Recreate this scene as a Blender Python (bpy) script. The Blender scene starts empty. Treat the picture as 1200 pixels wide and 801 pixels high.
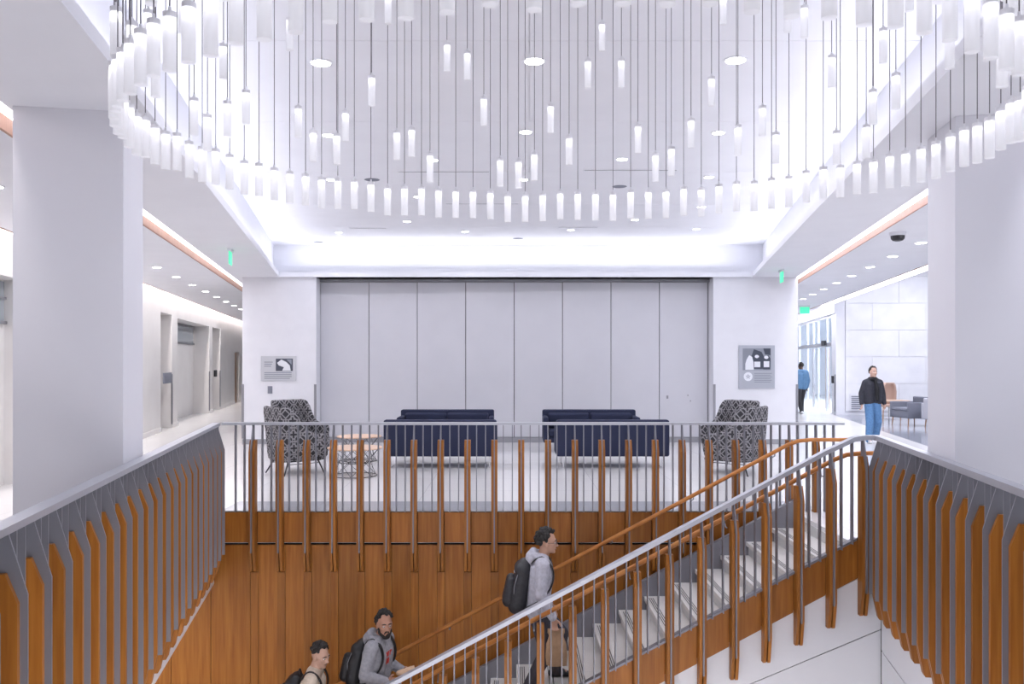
import bpy, bmesh, math, random
from mathutils import Vector, Matrix, Euler
random.seed(7)
sc = bpy.context.scene
C = sc.collection
PI = math.pi

# ------------------------------------------------------------------ camera, world, light, exposure
F = 1010.0                      # focal length in pixels of the 1200 px wide frame
CAMZ = 1.8                      # camera height above the upper floor (z = 0)
cam = bpy.data.cameras.new('camera'); co = bpy.data.objects.new('camera', cam); C.objects.link(co)
co.location = (0, 0, CAMZ); co.rotation_euler = (PI/2, 0, 0)
cam.sensor_width = 36.0; cam.lens = 36.0*F/1200.0
cam.shift_y = 22.5/1200.0
cam.clip_end = 200
sc.camera = co

w = bpy.data.worlds.new('world'); sc.world = w; w.use_nodes = True
bg = w.node_tree.nodes['Background']
bg.inputs[0].default_value = (0.90, 0.92, 1.0, 1); bg.inputs[1].default_value = 1.05

sc.view_settings.view_transform = 'Standard'; sc.view_settings.look = 'None'
sc.view_settings.gamma = 1.0; sc.view_settings.use_curve_mapping = False
sc.view_settings.exposure = 0.10

KL, KR = -0.193, 0.186          # plan directions of the two long sides of the hall (they spread apart)
def Lm(x0, d): return x0 + KL*d
def Rm(x0, d): return x0 + KR*d
def px(u, v, d): return Vector(((u-600)*d/F, d, CAMZ-(v-423)*d/F))

def area(name, loc, size, rot, power, col=(0.95, 0.95, 1.0)):
    l = bpy.data.lights.new(name, 'AREA'); l.shape = 'RECTANGLE'; l.size = size[0]; l.size_y = size[1]
    l.energy = power; l.color = col
    o = bpy.data.objects.new(name, l); C.objects.link(o); o.location = loc; o.rotation_euler = rot
    return o
aL = math.atan(-KL); aR = math.atan(-KR)
UP = PI
COOL = (0.90, 0.91, 1.0); WARM = (1.0, 0.93, 0.90)
# strip lamps in the ceiling coves (long axis = local y), lying on the ledges and shining up
def strip(name, mapf, x0, d0, d1, z, power, ang, col=COOL, rot_up=True, width=0.08, tilt=0):
    dm = (d0+d1)/2
    ln = (d1-d0)/math.cos(ang)
    area(name, (mapf(x0, dm), dm, z), (width, ln), (PI if rot_up else 0, tilt, ang), power, col)
strip('cove_lamp', Lm, -1.53, 1.2, 18.5, 3.69, 72, aL, tilt=.75)
strip('cove_lamp', Rm, 1.87, 1.2, 18.5, 3.69, 72, aR, tilt=-.75)
area('cove_lamp', (0.05, 18.95, 3.69), (9.6, 0.1), (PI+.6, 0, 0), 80, COOL)
strip('slot_lamp', Lm, -2.50, -2, 30, 3.98, 130, aL, WARM, False)
strip('slot_lamp', Rm, 2.77, -2, 30, 3.98, 170, aR, COOL, False)
strip('wall_wash_lamp', Lm, -4.64, 6, 44, 3.82, 620, aL, WARM, False, 0.07)
strip('wall_wash_lamp', Rm, 4.84, 6, 44, 3.82, 520, aR, COOL, False, 0.12)
# unseen area lights over the lobby and in the lower level
area('lobby_lamp', (13.5, 24, 5.05), (5, 7), (0, 0, 0), 430, COOL)  # out of view above the lobby, brightens the marble wall
area('lower_level_fill', (-0.5, 0.2, -0.885), (8, 2.8), (0, 0, 0), 1650, (1.0, 0.95, 0.92))     # unseen fill added under the near slab to brighten the wood wall
area('lower_level_fill', (-5.2, 8.0, -0.92), (1.2, 3.5), (0, 0, 0), 60, (1.0, 0.93, 0.88))  # second unseen fill, added under the left slab

# ------------------------------------------------------------------ materials
MATS = {}
def mat(name, col, rough=0.6, metal=0.0, emit=None, estr=0.0, spec=0.5):
    if name in MATS: return MATS[name]
    m = bpy.data.materials.new(name); m.use_nodes = True
    b = m.node_tree.nodes['Principled BSDF']
    b.inputs['Base Color'].default_value = (*col, 1); b.inputs['Roughness'].default_value = rough
    b.inputs['Metallic'].default_value = metal
    b.inputs['Specular IOR Level'].default_value = spec
    if emit:
        b.inputs['Emission Color'].default_value = (*emit, 1); b.inputs['Emission Strength'].default_value = estr
    MATS[name] = m
    return m
def nodes(m):
    nt = m.node_tree
    return nt, nt.nodes['Principled BSDF'], (lambda t, **k: _n(nt, t, **k))
def _n(nt, t, **k):
    n = nt.nodes.new(t)
    for a, v in k.items(): setattr(n, a, v)
    return n
def ramp(nt, stops):
    r = nt.nodes.new('ShaderNodeValToRGB')
    e = r.color_ramp.elements
    while len(e) < len(stops): e.new(0.5)
    for i, (p, c) in enumerate(stops): e[i].position = p; e[i].color = (*c, 1)
    return r
def noisy(m, scale, c1, c2, lo=0.35, hi=0.65, coord='Object', sxyz=(1, 1, 1), detail=6, bump=0.0):
    nt, b, N = nodes(m)
    tc = N('ShaderNodeTexCoord'); mp = N('ShaderNodeMapping'); mp.inputs['Scale'].default_value = sxyz
    nz = N('ShaderNodeTexNoise'); nz.inputs['Scale'].default_value = scale; nz.inputs['Detail'].default_value = detail
    r = ramp(nt, [(lo, c1), (hi, c2)])
    nt.links.new(tc.outputs[coord], mp.inputs[0]); nt.links.new(mp.outputs[0], nz.inputs[0])
    nt.links.new(nz.outputs[0], r.inputs[0]); nt.links.new(r.outputs[0], b.inputs['Base Color'])
    if bump:
        bp = N('ShaderNodeBump'); bp.inputs['Strength'].default_value = bump; bp.inputs['Distance'].default_value = 0.01
        nt.links.new(nz.outputs[0], bp.inputs['Height']); nt.links.new(bp.outputs[0], b.inputs['Normal'])
    return m
WHITE = noisy(mat('wall_paint', (.8, .8, .82), .75), 3, (.755, .76, .81), (.78, .785, .835))
CEIL = noisy(mat('ceiling_paint', (.82, .82, .84), .8), 2, (.80, .805, .855), (.82, .825, .875))
COLM = noisy(mat('column_plaster', (.72, .71, .76), .7), 1.2, (.70, .70, .755), (.72, .72, .775))
PANEL = noisy(mat('partition_laminate', (.6, .6, .65), .55), 2.0, (.605, .605, .655), (.625, .625, .675))
SIDEW = noisy(mat('corridor_plaster', (.8, .78, .77), .6), 1.5, (.80, .775, .765), (.83, .81, .80))
UNDER = noisy(mat('white_lacquer_panel', (.8, .8, .83), .3), 1.5, (.78, .78, .81), (.80, .80, .83))
MARBLE = noisy(mat('white_marble', (.8, .8, .85), .35), 1.6, (.80, .80, .84), (.88, .88, .91), detail=10)
GREYB = mat('grey_base', (.33, .33, .36), .5)
STEEL = mat('painted_steel', (.235, .235, .265), .42, .35)
RAILM = mat('satin_rail_steel', (.46, .47, .52), .42, .55)
DARK = mat('dark_gap', (.02, .018, .02), .8)
CHROME = mat('chrome', (.75, .75, .78), .2, 1.0)
BLACKM = mat('black_metal', (.03, .03, .035), .4, .3)
GREYM = mat('grey_metal', (.30, .30, .33), .4, .6)

def wood(name, c1, c2, c3, sx=(14, 14, 0.7), rough=.42):
    m = mat(name, c2, rough, spec=.35)
    nt, b, N = nodes(m)
    tc = N('ShaderNodeTexCoord'); oi = N('ShaderNodeObjectInfo')
    add = N('ShaderNodeVectorMath', operation='MULTIPLY_ADD')
    cmb = N('ShaderNodeCombineXYZ')
    nt.links.new(oi.outputs['Random'], cmb.inputs[0]); nt.links.new(oi.outputs['Random'], cmb.inputs[1]); nt.links.new(oi.outputs['Random'], cmb.inputs[2])
    add.inputs[1].default_value = (17, 31, 23)
    nt.links.new(cmb.outputs[0], add.inputs[0]); nt.links.new(tc.outputs['Object'], add.inputs[2])
    mp = N('ShaderNodeMapping'); mp.inputs['Scale'].default_value = sx
    nt.links.new(add.outputs[0], mp.inputs[0])
    nz = N('ShaderNodeTexNoise'); nz.inputs['Scale'].default_value = 2.2; nz.inputs['Detail'].default_value = 8
    nz.inputs['Distortion'].default_value = .25
    nt.links.new(mp.outputs[0], nz.inputs[0])
    r = ramp(nt, [(.28, c1), (.5, c2), (.72, c3)])
    nt.links.new(nz.outputs[0], r.inputs[0])
    hs = N('ShaderNodeHueSaturation')
    mr = N('ShaderNodeMapRange'); mr.inputs[3].default_value = .82; mr.inputs[4].default_value = 1.15
    nt.links.new(oi.outputs['Random'], mr.inputs[0]); nt.links.new(mr.outputs[0], hs.inputs['Value'])
    nt.links.new(r.outputs[0], hs.inputs['Color']); nt.links.new(hs.outputs[0], b.inputs['Base Color'])
    return m
WOOD = wood('cherry_wood', (.29, .095, .012), (.365, .132, .019), (.43, .168, .028))
WOODT = wood('cherry_wood_trim', (.34, .165, .10), (.40, .20, .125), (.44, .23, .15))
RAILW = wood('handrail_wood', (.42, .15, .035), (.52, .20, .05), (.58, .25, .07), (3, 3, 3))
TAN = wood('pale_wood', (.62, .42, .30), (.68, .47, .34), (.72, .52, .39), (3, 30, 3))
DOORW = wood('door_wood', (.42, .24, .15), (.48, .29, .18), (.53, .33, .22))

def terrazzo(name, base, joint, jw=.004, tile=1.2, rough=.18, speck=.04):
    m = mat(name, base, rough)
    nt, b, N = nodes(m)
    tc = N('ShaderNodeTexCoord')
    br = N('ShaderNodeTexBrick'); br.offset = 0.0
    br.inputs['Scale'].default_value = 1.0; br.inputs['Brick Width'].default_value = tile; br.inputs['Row Height'].default_value = tile
    br.inputs['Mortar Size'].default_value = jw; br.inputs['Mortar Smooth'].default_value = 0
    br.inputs['Color1'].default_value = (1, 1, 1, 1); br.inputs['Color2'].default_value = (.96, .96, .96, 1)
    br.inputs['Mortar'].default_value = (*[j/bb for j, bb in zip(joint, base)], 1)
    vo = N('ShaderNodeTexVoronoi'); vo.inputs['Scale'].default_value = 60
    r = ramp(nt, [(0.0, tuple(c*(1-speck*3) for c in base)), (.35, base)])
    nz = N('ShaderNodeTexNoise'); nz.inputs['Scale'].default_value = 90
    mx = N('ShaderNodeMix', data_type='RGBA', blend_type='MULTIPLY'); mx.inputs[0].default_value = 1
    nt.links.new(tc.outputs['Object'], br.inputs[0]); nt.links.new(tc.outputs['Object'], nz.inputs[0])
    r2 = ramp(nt, [(.35, tuple(c*(1-speck*2) for c in base)), (.6, base)])
    nt.links.new(nz.outputs[0], r2.inputs[0])
    nt.links.new(r2.outputs[0], mx.inputs[6]); nt.links.new(br.outputs[0], mx.inputs[7])
    nt.links.new(mx.outputs[2], b.inputs['Base Color'])
    return m
FLOOR = terrazzo('terrazzo_light', (.76, .75, .75), (.55, .55, .57))
FLOORG = terrazzo('terrazzo_grey', (.42, .43, .46), (.35, .35, .37))
FLOORB = terrazzo('lobby_dark_tile', (.34, .36, .42), (.3, .3, .33), rough=.12)
TREAD = terrazzo('stair_terrazzo', (.72, .70, .68), (.6, .6, .6), tile=9, speck=.06, rough=.35)
LED = mat('led_white', (1, 1, 1), .5, emit=(1, .98, .97), estr=14)
LEDS = mat('led_strip', (1, 1, 1), .5, emit=(1, .97, .96), estr=3.2)
GREEN = mat('exit_green', (.05, .6, .3), .4, emit=(.08, .85, .42), estr=.9)
NAVY = noisy(mat('navy_fabric', (.012, .017, .05), .85), 300, (.010, .014, .042), (.02, .027, .07))
GREYF = noisy(mat('grey_fabric', (.2, .21, .26), .85), 200, (.19, .2, .25), (.24, .25, .30))

# ------------------------------------------------------------------ mesh helpers
class MB:
    def __init__(s): s.v = []; s.f = []; s.mi = []
    def add(s, vs, fs, mi=0):
        o = len(s.v); s.v += [tuple(p) for p in vs]; s.f += [tuple(i+o for i in f) for f in fs]; s.mi += [mi]*len(fs); return s
    def hexa(s, lo, hi, mapf=None, mi=0):
        (a, b, c), (d, e, f) = lo, hi
        P = [(a, b, c), (d, b, c), (d, e, c), (a, e, c), (a, b, f), (d, b, f), (d, e, f), (a, e, f)]
        if mapf: P = [(mapf(x, y), y, z) for x, y, z in P]
        return s.add(P, [(0, 3, 2, 1), (4, 5, 6, 7), (0, 1, 5, 4), (1, 2, 6, 5), (2, 3, 7, 6), (3, 0, 4, 7)], mi)
    def prism(s, poly, fn, t0, t1, mi=0):
        n = len(poly)
        A = [fn(p, t0) for p in poly]; B = [fn(p, t1) for p in poly]
        return s.add(A+B, [tuple(range(n-1, -1, -1)), tuple(range(n, 2*n))]+[(i, (i+1) % n, n+(i+1) % n, n+i) for i in range(n)], mi)
    def tube(s, pts, r, n=8, cap=True, mi=0):
        pts = [Vector(p) for p in pts]
        rs = r if isinstance(r, (list, tuple)) else [r]*len(pts)
        V = []; m = len(pts)
        t0 = (pts[1]-pts[0]).normalized()
        ref = Vector((0, 0, 1)) if abs(t0.z) < .9 else Vector((1, 0, 0))
        nrm = t0.cross(ref).normalized()
        for i, p in enumerate(pts):
            if i == 0: t = t0
            elif i == m-1: t = (pts[-1]-pts[-2]).normalized()
            else: t = ((pts[i]-pts[i-1]).normalized()+(pts[i+1]-pts[i]).normalized()).normalized()
            nrm = (nrm-t*nrm.dot(t)).normalized(); bn = t.cross(nrm)
            V += [p+(nrm*math.cos(2*PI*k/n)+bn*math.sin(2*PI*k/n))*rs[i] for k in range(n)]
        Fs = [(i*n+k, i*n+(k+1) % n, (i+1)*n+(k+1) % n, (i+1)*n+k) for i in range(m-1) for k in range(n)]
        if cap: Fs += [tuple(range(n-1, -1, -1)), tuple(range((m-1)*n, m*n))]
        return s.add(V, Fs, mi)
    def lathe(s, prof, n=16, c=(0, 0, 0), mi=0):
        V = []
        for r, z in prof: V += [(c[0]+r*math.cos(2*PI*k/n), c[1]+r*math.sin(2*PI*k/n), c[2]+z) for k in range(n)]
        m = len(prof)
        Fs = [(i*n+k, i*n+(k+1) % n, (i+1)*n+(k+1) % n, (i+1)*n+k) for i in range(m-1) for k in range(n)]
        Fs += [tuple(range(n-1, -1, -1)), tuple(range((m-1)*n, m*n))]
        return s.add(V, Fs, mi)
    def mesh(s, name, mats, smooth=False):
        me = bpy.data.meshes.new(name); me.from_pydata(s.v, [], s.f)
        if not isinstance(mats, (list, tuple)): mats = [mats]
        for m in mats: me.materials.append(m)
        for p, i in zip(me.polygons, s.mi): p.material_index = i; p.use_smooth = smooth
        bm = bmesh.new(); bm.from_mesh(me); bmesh.ops.recalc_face_normals(bm, faces=bm.faces); bm.to_mesh(me); bm.free()
        return me
    def build(s, name, mats, parent=None, loc=None, rot=None, smooth=False, bevel=0):
        o = link(name, s.mesh(name, mats, smooth), parent, loc, rot)
        if bevel: bev(o, bevel)
        return o
def bev(o, wd, seg=2):
    m = o.modifiers.new('bevel', 'BEVEL'); m.width = wd; m.segments = seg; m.limit_method = 'ANGLE'
def link(name, me, parent=None, loc=None, rot=None):
    o = bpy.data.objects.new(name, me); C.objects.link(o)
    if parent: o.parent = parent
    if loc is not None: o.location = loc
    if rot is not None: o.rotation_euler = rot
    return o
def tag(o, label=None, cat=None, group=None, kind=None):
    if label: o['label'] = label
    if cat: o['category'] = cat
    if group: o['group'] = group
    if kind: o['kind'] = kind
    return o
def thing(name, label, cat, loc=(0, 0, 0), rz=0, group=None):
    o = link(name, None, None, loc, (0, 0, rz)); return tag(o, label, cat, group)
def struct(o, label=None): return tag(o, label, None, None, 'structure')
def copy_tree(o, parent=None):
    c = o.copy(); C.objects.link(c)
    if parent: c.parent = parent
    for ch in list(o.children): copy_tree(ch, c)
    return c
def box(name, lo, hi, m, parent=None, mapf=None, bevel=0):
    return MB().hexa(lo, hi, mapf).build(name, m, parent, bevel=bevel)

# ------------------------------------------------------------------ floors
ZS = 3.62       # soffit underside
ZC = 4.40       # coffer ceiling
ZK = 3.57       # corridor ceilings
ZL = -4.16      # lower level floor
VN, VF = 1.7, 10.35                     # void, near and far edge
VL, VR = -1.58, 2.08                    # void, x0 of left and right edge
XW, XE = -18.0, 24.0
def poly_slab(mb, pts, z0, z1):
    n = len(pts)
    V = [(x, y, z0) for x, y in pts]+[(x, y, z1) for x, y in pts]
    mb.add(V, [tuple(range(n-1, -1, -1))], 1); o = len(mb.v)-2*n
    mb.f.append(tuple(o+n+i for i in range(n))); mb.mi.append(0)
    for i in range(n):
        mb.f.append((o+i, o+(i+1) % n, o+n+(i+1) % n, o+n+i)); mb.mi.append(1)
fl = MB()
poly_slab(fl, [(XW, -8), (XE, -8), (XE, VN), (XW, VN)], -.87, 0)
poly_slab(fl, [(XW, VN), (Lm(VL, VN), VN), (Lm(VL, VF), VF), (XW, VF)], -.87, 0)
poly_slab(fl, [(Rm(VR, VN), VN), (XE, VN), (XE, 8.57), (Rm(VR, 8.57), 8.57)], -.87, 0)
poly_slab(fl, [(3.38, 8.57), (XE, 8.57), (XE, VF), (3.38, VF)], -.38, 0)
poly_slab(fl, [(XW, VF), (XE, VF), (XE, 47), (XW, 47)], -.38, 0)
floor = struct(fl.build('floor', [FLOOR, UNDER]), 'pale speckled terrazzo floor of the upper level')
MB().hexa((-3.5, 10.37, 0), (3.7, 11.05, .004)).build('border_strip', FLOORG, floor)
MB().hexa((-2.35, 10.37, 0), (-1.6, 1.8, .004), Lm).build('border_strip', FLOORG, floor)
# the darker tiled floor of the entrance lobby
MB().hexa((5.42, 12, 0), (13.5, 29, .005), Rm).build('lobby_tiles', FLOORB, floor)
struct(box('floor_lower', (-12, -8, ZL-.2), (12, 10.6, ZL), FLOORG), 'grey lower level floor')

# ------------------------------------------------------------------ walls of the void (below the upper floor)
wr = struct(MB().hexa((VR+.03, -8, ZL), (VR+.4, 8.6, -.88), Rm).build('wall_right_lower', UNDER), 'white panelled wall below the right railing')
for (z0, z1) in ((-1.055, -.0), (-2.2, -1.068), (-3.4, -2.213)):
    for (d0, d1) in ((2.0, 4.6), (4.612, 8.52)):
        MB().hexa((VR-.012, d0, z0), (VR+.028 if z0 < -1 else VR-.001, d1, z1), Rm).build('wall_panel', UNDER, wr)
struct(MB().hexa((-9.2, -8, ZL), (-9.0, 10.4, -.88)).build('wall_left_lower', WHITE))
wb = struct(box('wall_back_lower', (-9, 10.38, ZL), (6, 10.6, -.395), DARK), 'cherry wood panelled wall below the balcony')
SP = .32
FX = [(390.5-600)*10.27/F + SP*k for k in range(-3, 19)]          # fins along the balcony
FX = [x for x in FX if x < 3.30]
def wall_panel(x0, x1, z0=ZL, z1=-.405, d=10.355):
    return box('wood_panel', (x0, d, z0), (x1, 10.38, z1), WOOD, wb)
edges = FX+[FX[-1]+SP, FX[-1]+2*SP]
for a, b in zip(edges[:-1], edges[1:]):
    wall_panel(a+.047, b-.047)
for a in edges:
    box('batten', (a-.044, 10.345, ZL), (a+.044, 10.38, -.73), WOOD, wb)
    box('batten_head', (a-.044, 10.352, -.725), (a+.044, 10.38, -.405), WOOD, wb)
xs = [FX[0]-.05, FX[0]-.53, FX[0]-1.01, FX[0]-1.49, FX[0]-1.97, FX[0]-2.45, FX[0]-3.2, FX[0]-4.2, -9]
for a, b in zip(xs[1:], xs[:-1]):
    wall_panel(a+.004, b-.004, d=10.36)
# fascia boards under the balcony floor, one between each pair of fins
wf = struct(box('trim_1', (-3.46, 10.346, -.375), (3.9, 10.3495, -.003), DARK), 'wood fascia along the balcony edge')
ed2 = [-3.46-.047]+FX+[3.75]
for a, b in zip(ed2[:-1], ed2[1:]):
    box('fascia_board', (a+.042, 10.328, -.368), (b-.042, 10.346, -.012), WOOD, wf)

# ------------------------------------------------------------------ columns
def column(name, corner, k, wdt, dep, sgn, label):
    u = Vector((k, 1)).normalized(); n = Vector((u.y, -u.x))*sgn        # n points away from the void
    c = Vector(corner)
    P = [c, c+n*wdt, c+n*wdt+u*dep, c+u*dep]
    mb = MB(); mb.add([(p.x, p.y, 0) for p in P]+[(p.x, p.y, ZS) for p in P],
        [(0, 3, 2, 1), (4, 5, 6, 7), (0, 1, 5, 4), (1, 2, 6, 5), (2, 3, 7, 6), (3, 0, 4, 7)])
    o = mb.build(name, COLM, bevel=.004)
    return tag(o, label, 'column')
column('column', (Lm(-1.62, 6.28), 6.28), KL, .74, .62, -1, 'thick square pale column behind the railing by the elevator corridor')
column('column', (Rm(2.10, 6.40), 6.40), KR, .80, .70, 1, 'thick square pale column behind the railing by the entrance lobby')

# ------------------------------------------------------------------ ceilings
XLs, XRs = -2.42, 2.69                  # outer soffit edges
CL, CR, CF, CN = -1.44, 1.73, 18.60, 1.0   # coffer lip lines
HL, HR, HF, HN = -1.61, 2.015, 19.25, .75  # coffer wall lines
sf = MB()
TH = .05
sf.hexa((XLs, -8, ZS), (CL, 18.7, ZS+TH), Lm)
sf.hexa((CR, -8, ZS), (XRs, 18.7, ZS+TH), Rm)
sf.add([(Lm(CL, CN), CN, ZS), (Rm(CR, CN), CN, ZS), (Rm(CR, -8), -8, ZS), (Lm(CL, -8), -8, ZS),
        (Lm(CL, CN), CN, ZS+TH), (Rm(CR, CN), CN, ZS+TH), (Rm(CR, -8), -8, ZS+TH), (Lm(CL, -8), -8, ZS+TH)],
       [(0, 1, 2, 3), (7, 6, 5, 4), (0, 4, 5, 1), (1, 5, 6, 2), (2, 6, 7, 3), (3, 7, 4, 0)])
sf.add([(Lm(CL, CF), CF, ZS), (Rm(CR, CF), CF, ZS), (Rm(CR, CF), HF+.1, ZS), (Lm(CL, CF), HF+.1, ZS),
        (Lm(CL, CF), CF, ZS+TH), (Rm(CR, CF), CF, ZS+TH), (Rm(CR, CF), HF+.1, ZS+TH), (Lm(CL, CF), HF+.1, ZS+TH)],
       [(0, 1, 2, 3), (7, 6, 5, 4), (0, 4, 5, 1), (1, 5, 6, 2), (2, 6, 7, 3), (3, 7, 4, 0)])
soffit = struct(sf.build('ceiling_soffit', CEIL), 'white soffit around the raised ceiling')
# upstand lip in front of the cove lamps
lip = MB()
lip.hexa((CL-.03, CN, ZS+TH), (CL, CF, ZS+.10), Lm)
lip.hexa((CR, CN, ZS+TH), (CR+.03, CF, ZS+.10), Rm)
lip.hexa((Lm(CL, CF), CF, ZS+TH), (Rm(CR, CF), CF+.03, ZS+.10))
struct(lip.build('trim_2', CEIL), 'white lip hiding the cove lamps')
hw = MB()
hw.hexa((HL-.06, HN, ZS+TH), (HL, HF, ZC), Lm)
hw.hexa((HR, HN, ZS+TH), (HR+.06, HF, ZC), Rm)
hw.hexa((Lm(HL, HF)-.1, HF, ZS+TH), (Rm(HR, HF)+.1, HF+.08, ZC))
hw.hexa((Lm(HL, HN)-.1, HN-.08, ZS+TH), (Rm(HR, HN)+.1, HN, ZC))
struct(hw.build('wall_coffer', CEIL), 'white upright sides of the raised ceiling')
# raised ceiling made of boards with fine joints
cb = struct(MB().hexa((Lm(HL, HF)-.3, HN-.2, ZC+.03), (Rm(HR, HF)+.3, HF+.2, ZC+.08)).build('ceiling', CEIL), 'white raised ceiling above the stair hall')
jd = [HN-.1, 2.30, 4.75, 7.0, 9.35, 11.85, 14.3, 16.7, HF+.05]
for a, b in zip(jd[:-1], jd[1:]):
    MB().hexa((HL-.05, a+.004, ZC), (-.0, b-.004, ZC+.03), lambda x, y: Lm(x, y) if x < -.1 else 0.02*y-.002).build('ceiling_board', CEIL, cb)
    MB().hexa((0, a+.004, ZC), (HR+.05, b-.004, ZC+.03), lambda x, y: Rm(x, y) if x > .1 else 0.02*y+.002).build('ceiling_board', CEIL, cb)
# corridor ceilings with wooden edge trim and light slots
WXL, WXR = -4.70, 4.98
cl = struct(MB().hexa((-4.56, -8, ZK), (-2.60, 46, ZK+.05), Lm).build('ceiling_left', CEIL), 'white corridor ceiling by the elevators')
cr = struct(MB().hexa((2.87, -8, ZK), (4.66, 46, ZK+.05), Rm).build('ceiling_right', CEIL), 'white corridor ceiling by the entrance')
for i, (mp, a, b, z0, z1, m) in enumerate(((Lm, -2.60, -2.575, ZK-.03, 3.66, WOODT), (Rm, 2.85, 2.87, ZK-.005, 3.66, WOODT),
        (Lm, -4.585, -4.56, ZK-.01, 3.62, WOODT), (Rm, 4.66, 4.685, ZK-.01, 3.62, WOODT))):
    struct(MB().hexa((a, -8, z0), (b, 46, z1), mp).build('trim_%d' % (i+3), m), 'wooden edge strip of a ceiling light slot')
# the slots' tops and sides
sl = MB()
sl.hexa((-2.72, -8, 4.0), (-2.3, 46, 4.04), Lm); sl.hexa((-2.72, -8, 3.66), (-2.70, 46, 4.0), Lm); sl.hexa((-2.42, -8, ZS+TH), (-2.40, 18.7, 4.0), Lm)
sl.hexa((2.6, -8, 4.0), (3.0, 46, 4.04), Rm); sl.hexa((2.98, -8, 3.66), (3.0, 46, 4.0), Rm); sl.hexa((2.67, -8, ZS+TH), (2.69, 18.7, 4.0), Rm)
sl.hexa((-4.75, -8, 3.86), (-4.5, 46, 3.9), Lm); sl.hexa((-4.56, -8, ZK+.05), (-4.54, 46, 3.86), Lm)
sl.hexa((4.64, -8, 3.86), (5.0, 46, 3.9), Rm); sl.hexa((4.64, -8, ZK+.05), (4.66, 46, 3.86), Rm)
sl.hexa((4.98, -8, ZK), (5.0, 28.9, 3.86), Rm)
struct(sl.build('ceiling_slots', CEIL), 'white recesses of the ceiling light slots')
def led_strip(mp, a, b, z, d0, d1, label):
    tag(MB().hexa((a, d0, z), (b, d1, z+.02), mp).build('led_strip', LEDS), label, 'light strip')
led_strip(Lm, -2.69, -2.64, 3.70, -2, 30, 'long glowing strip in the ceiling slot beside the elevator corridor')
led_strip(Rm, 2.91, 2.97, 3.70, -2, 30, 'long glowing strip in the ceiling slot beside the lobby corridor')
# behind the pillars the slots close against a lower ceiling
bc = MB()
bc.add([(Lm(XLs, 18.7), 18.7, ZS), (Lm(XLs, 46), 46, ZS), (Rm(XRs, 46), 46, ZS), (Rm(XRs, 18.7), 18.7, ZS),
        (Lm(XLs, 18.7), 18.7, ZS+TH), (Lm(XLs, 46), 46, ZS+TH), (Rm(XRs, 46), 46, ZS+TH), (Rm(XRs, 18.7), 18.7, ZS+TH)],
       [(0, 1, 2, 3), (7, 6, 5, 4), (0, 4, 5, 1), (1, 5, 6, 2), (2, 6, 7, 3), (3, 7, 4, 0)])
struct(bc.build('ceiling_back', CEIL))
struct(box('ceiling_lobby', (7, 6, 5.2), (24, 47, 5.3), CEIL), 'high white ceiling of the entrance lobby')

# ------------------------------------------------------------------ far wall: pillars and folding partition
DW = 18.70
def pillar(name, x0, x1, label):
    o = struct(box(name, (x0, DW, 0), (x1, DW+1.0, ZS), WHITE), label)
    box('baseboard', (x0-.004, DW-.012, 0), (x1+.004, DW, .11), GREYB, o)
    return o
PLx, PLx1 = (284-600)*DW/F, (370.5-600)*DW/F
PRx, PRx1 = (836-600)*DW/F, (935-600)*DW/F
wpl = pillar('wall_back_left', PLx, PLx1, 'white end wall with small text plaque')
wpr = pillar('wall_back_right', PRx, PRx1, 'white end wall with tall picture plaque')
DP = 19.12
wp = struct(box('wall_back', (PLx1, DP+.05, 0), (PRx, DP+.3, ZS), DARK), 'pale grey folding partition of tall panels')
pxs = [375.5+56.75*i for i in range(9)]
for a, b in zip(pxs[:-1], pxs[1:]):
    x0, x1 = (a-600)*DP/F, (b-600)*DP/F
    box('partition_panel', (x0+.007, DP, .12), (x1-.007, DP+.05, 3.545), PANEL, wp, bevel=.004)
xe = (pxs[-1]-600)*DP/F
box('jamb_strip', (xe+.01, DP-.04, .0), (PRx-.002, DP+.05, 3.545), PANEL, wp)
box('jamb_strip', (PLx1+.002, DP-.04, .0), ((pxs[0]-600)*DP/F-.01, DP+.05, 3.545), PANEL, wp)
box('head_track', (PLx1+.002, DP-.06, 3.55), (PRx-.002, DP+.05, 3.615), GREYM, wp)
box('baseboard', ((pxs[0]-600)*DP/F, DP-.012, 0), (xe, DP+.05, .11), GREYB, wp)
for (u, v) in ((782, 465), (806, 463), (809, 469.5)):
    p = px(u, v, DP); s = .035 if u < 790 else .016
    box('lock_plate', (p.x-s*.6, DP-.012, p.z-s), (p.x+s*.6, DP, p.z+s), GREYM, wp)
# metal corner guards
def guard(x, d, z1, name_par, w_=.05):
    box('corner_guard', (x-w_/2, d-.012, .12), (x+w_/2, d+.01, z1), GREYM, name_par)
guard(PLx+.01, DW, 1.3, wpl); guard(PLx1-.02, DW, 1.3, wpl); guard(PRx+.02, DW, 1.3, wpr); guard(PRx1-.02, DW, 1.3, wpr)
# switches and sockets
for (u, v, ww) in ((316.5, 456.5, .05), (341, 457, .05), (355, 456, .05)):
    p = px(u, v, DW); box('switch_plate', (p.x-ww, DW-.012, p.z-.08), (p.x+ww, DW, p.z+.08), GREYF if u < 330 else WHITE, wpl)

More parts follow.
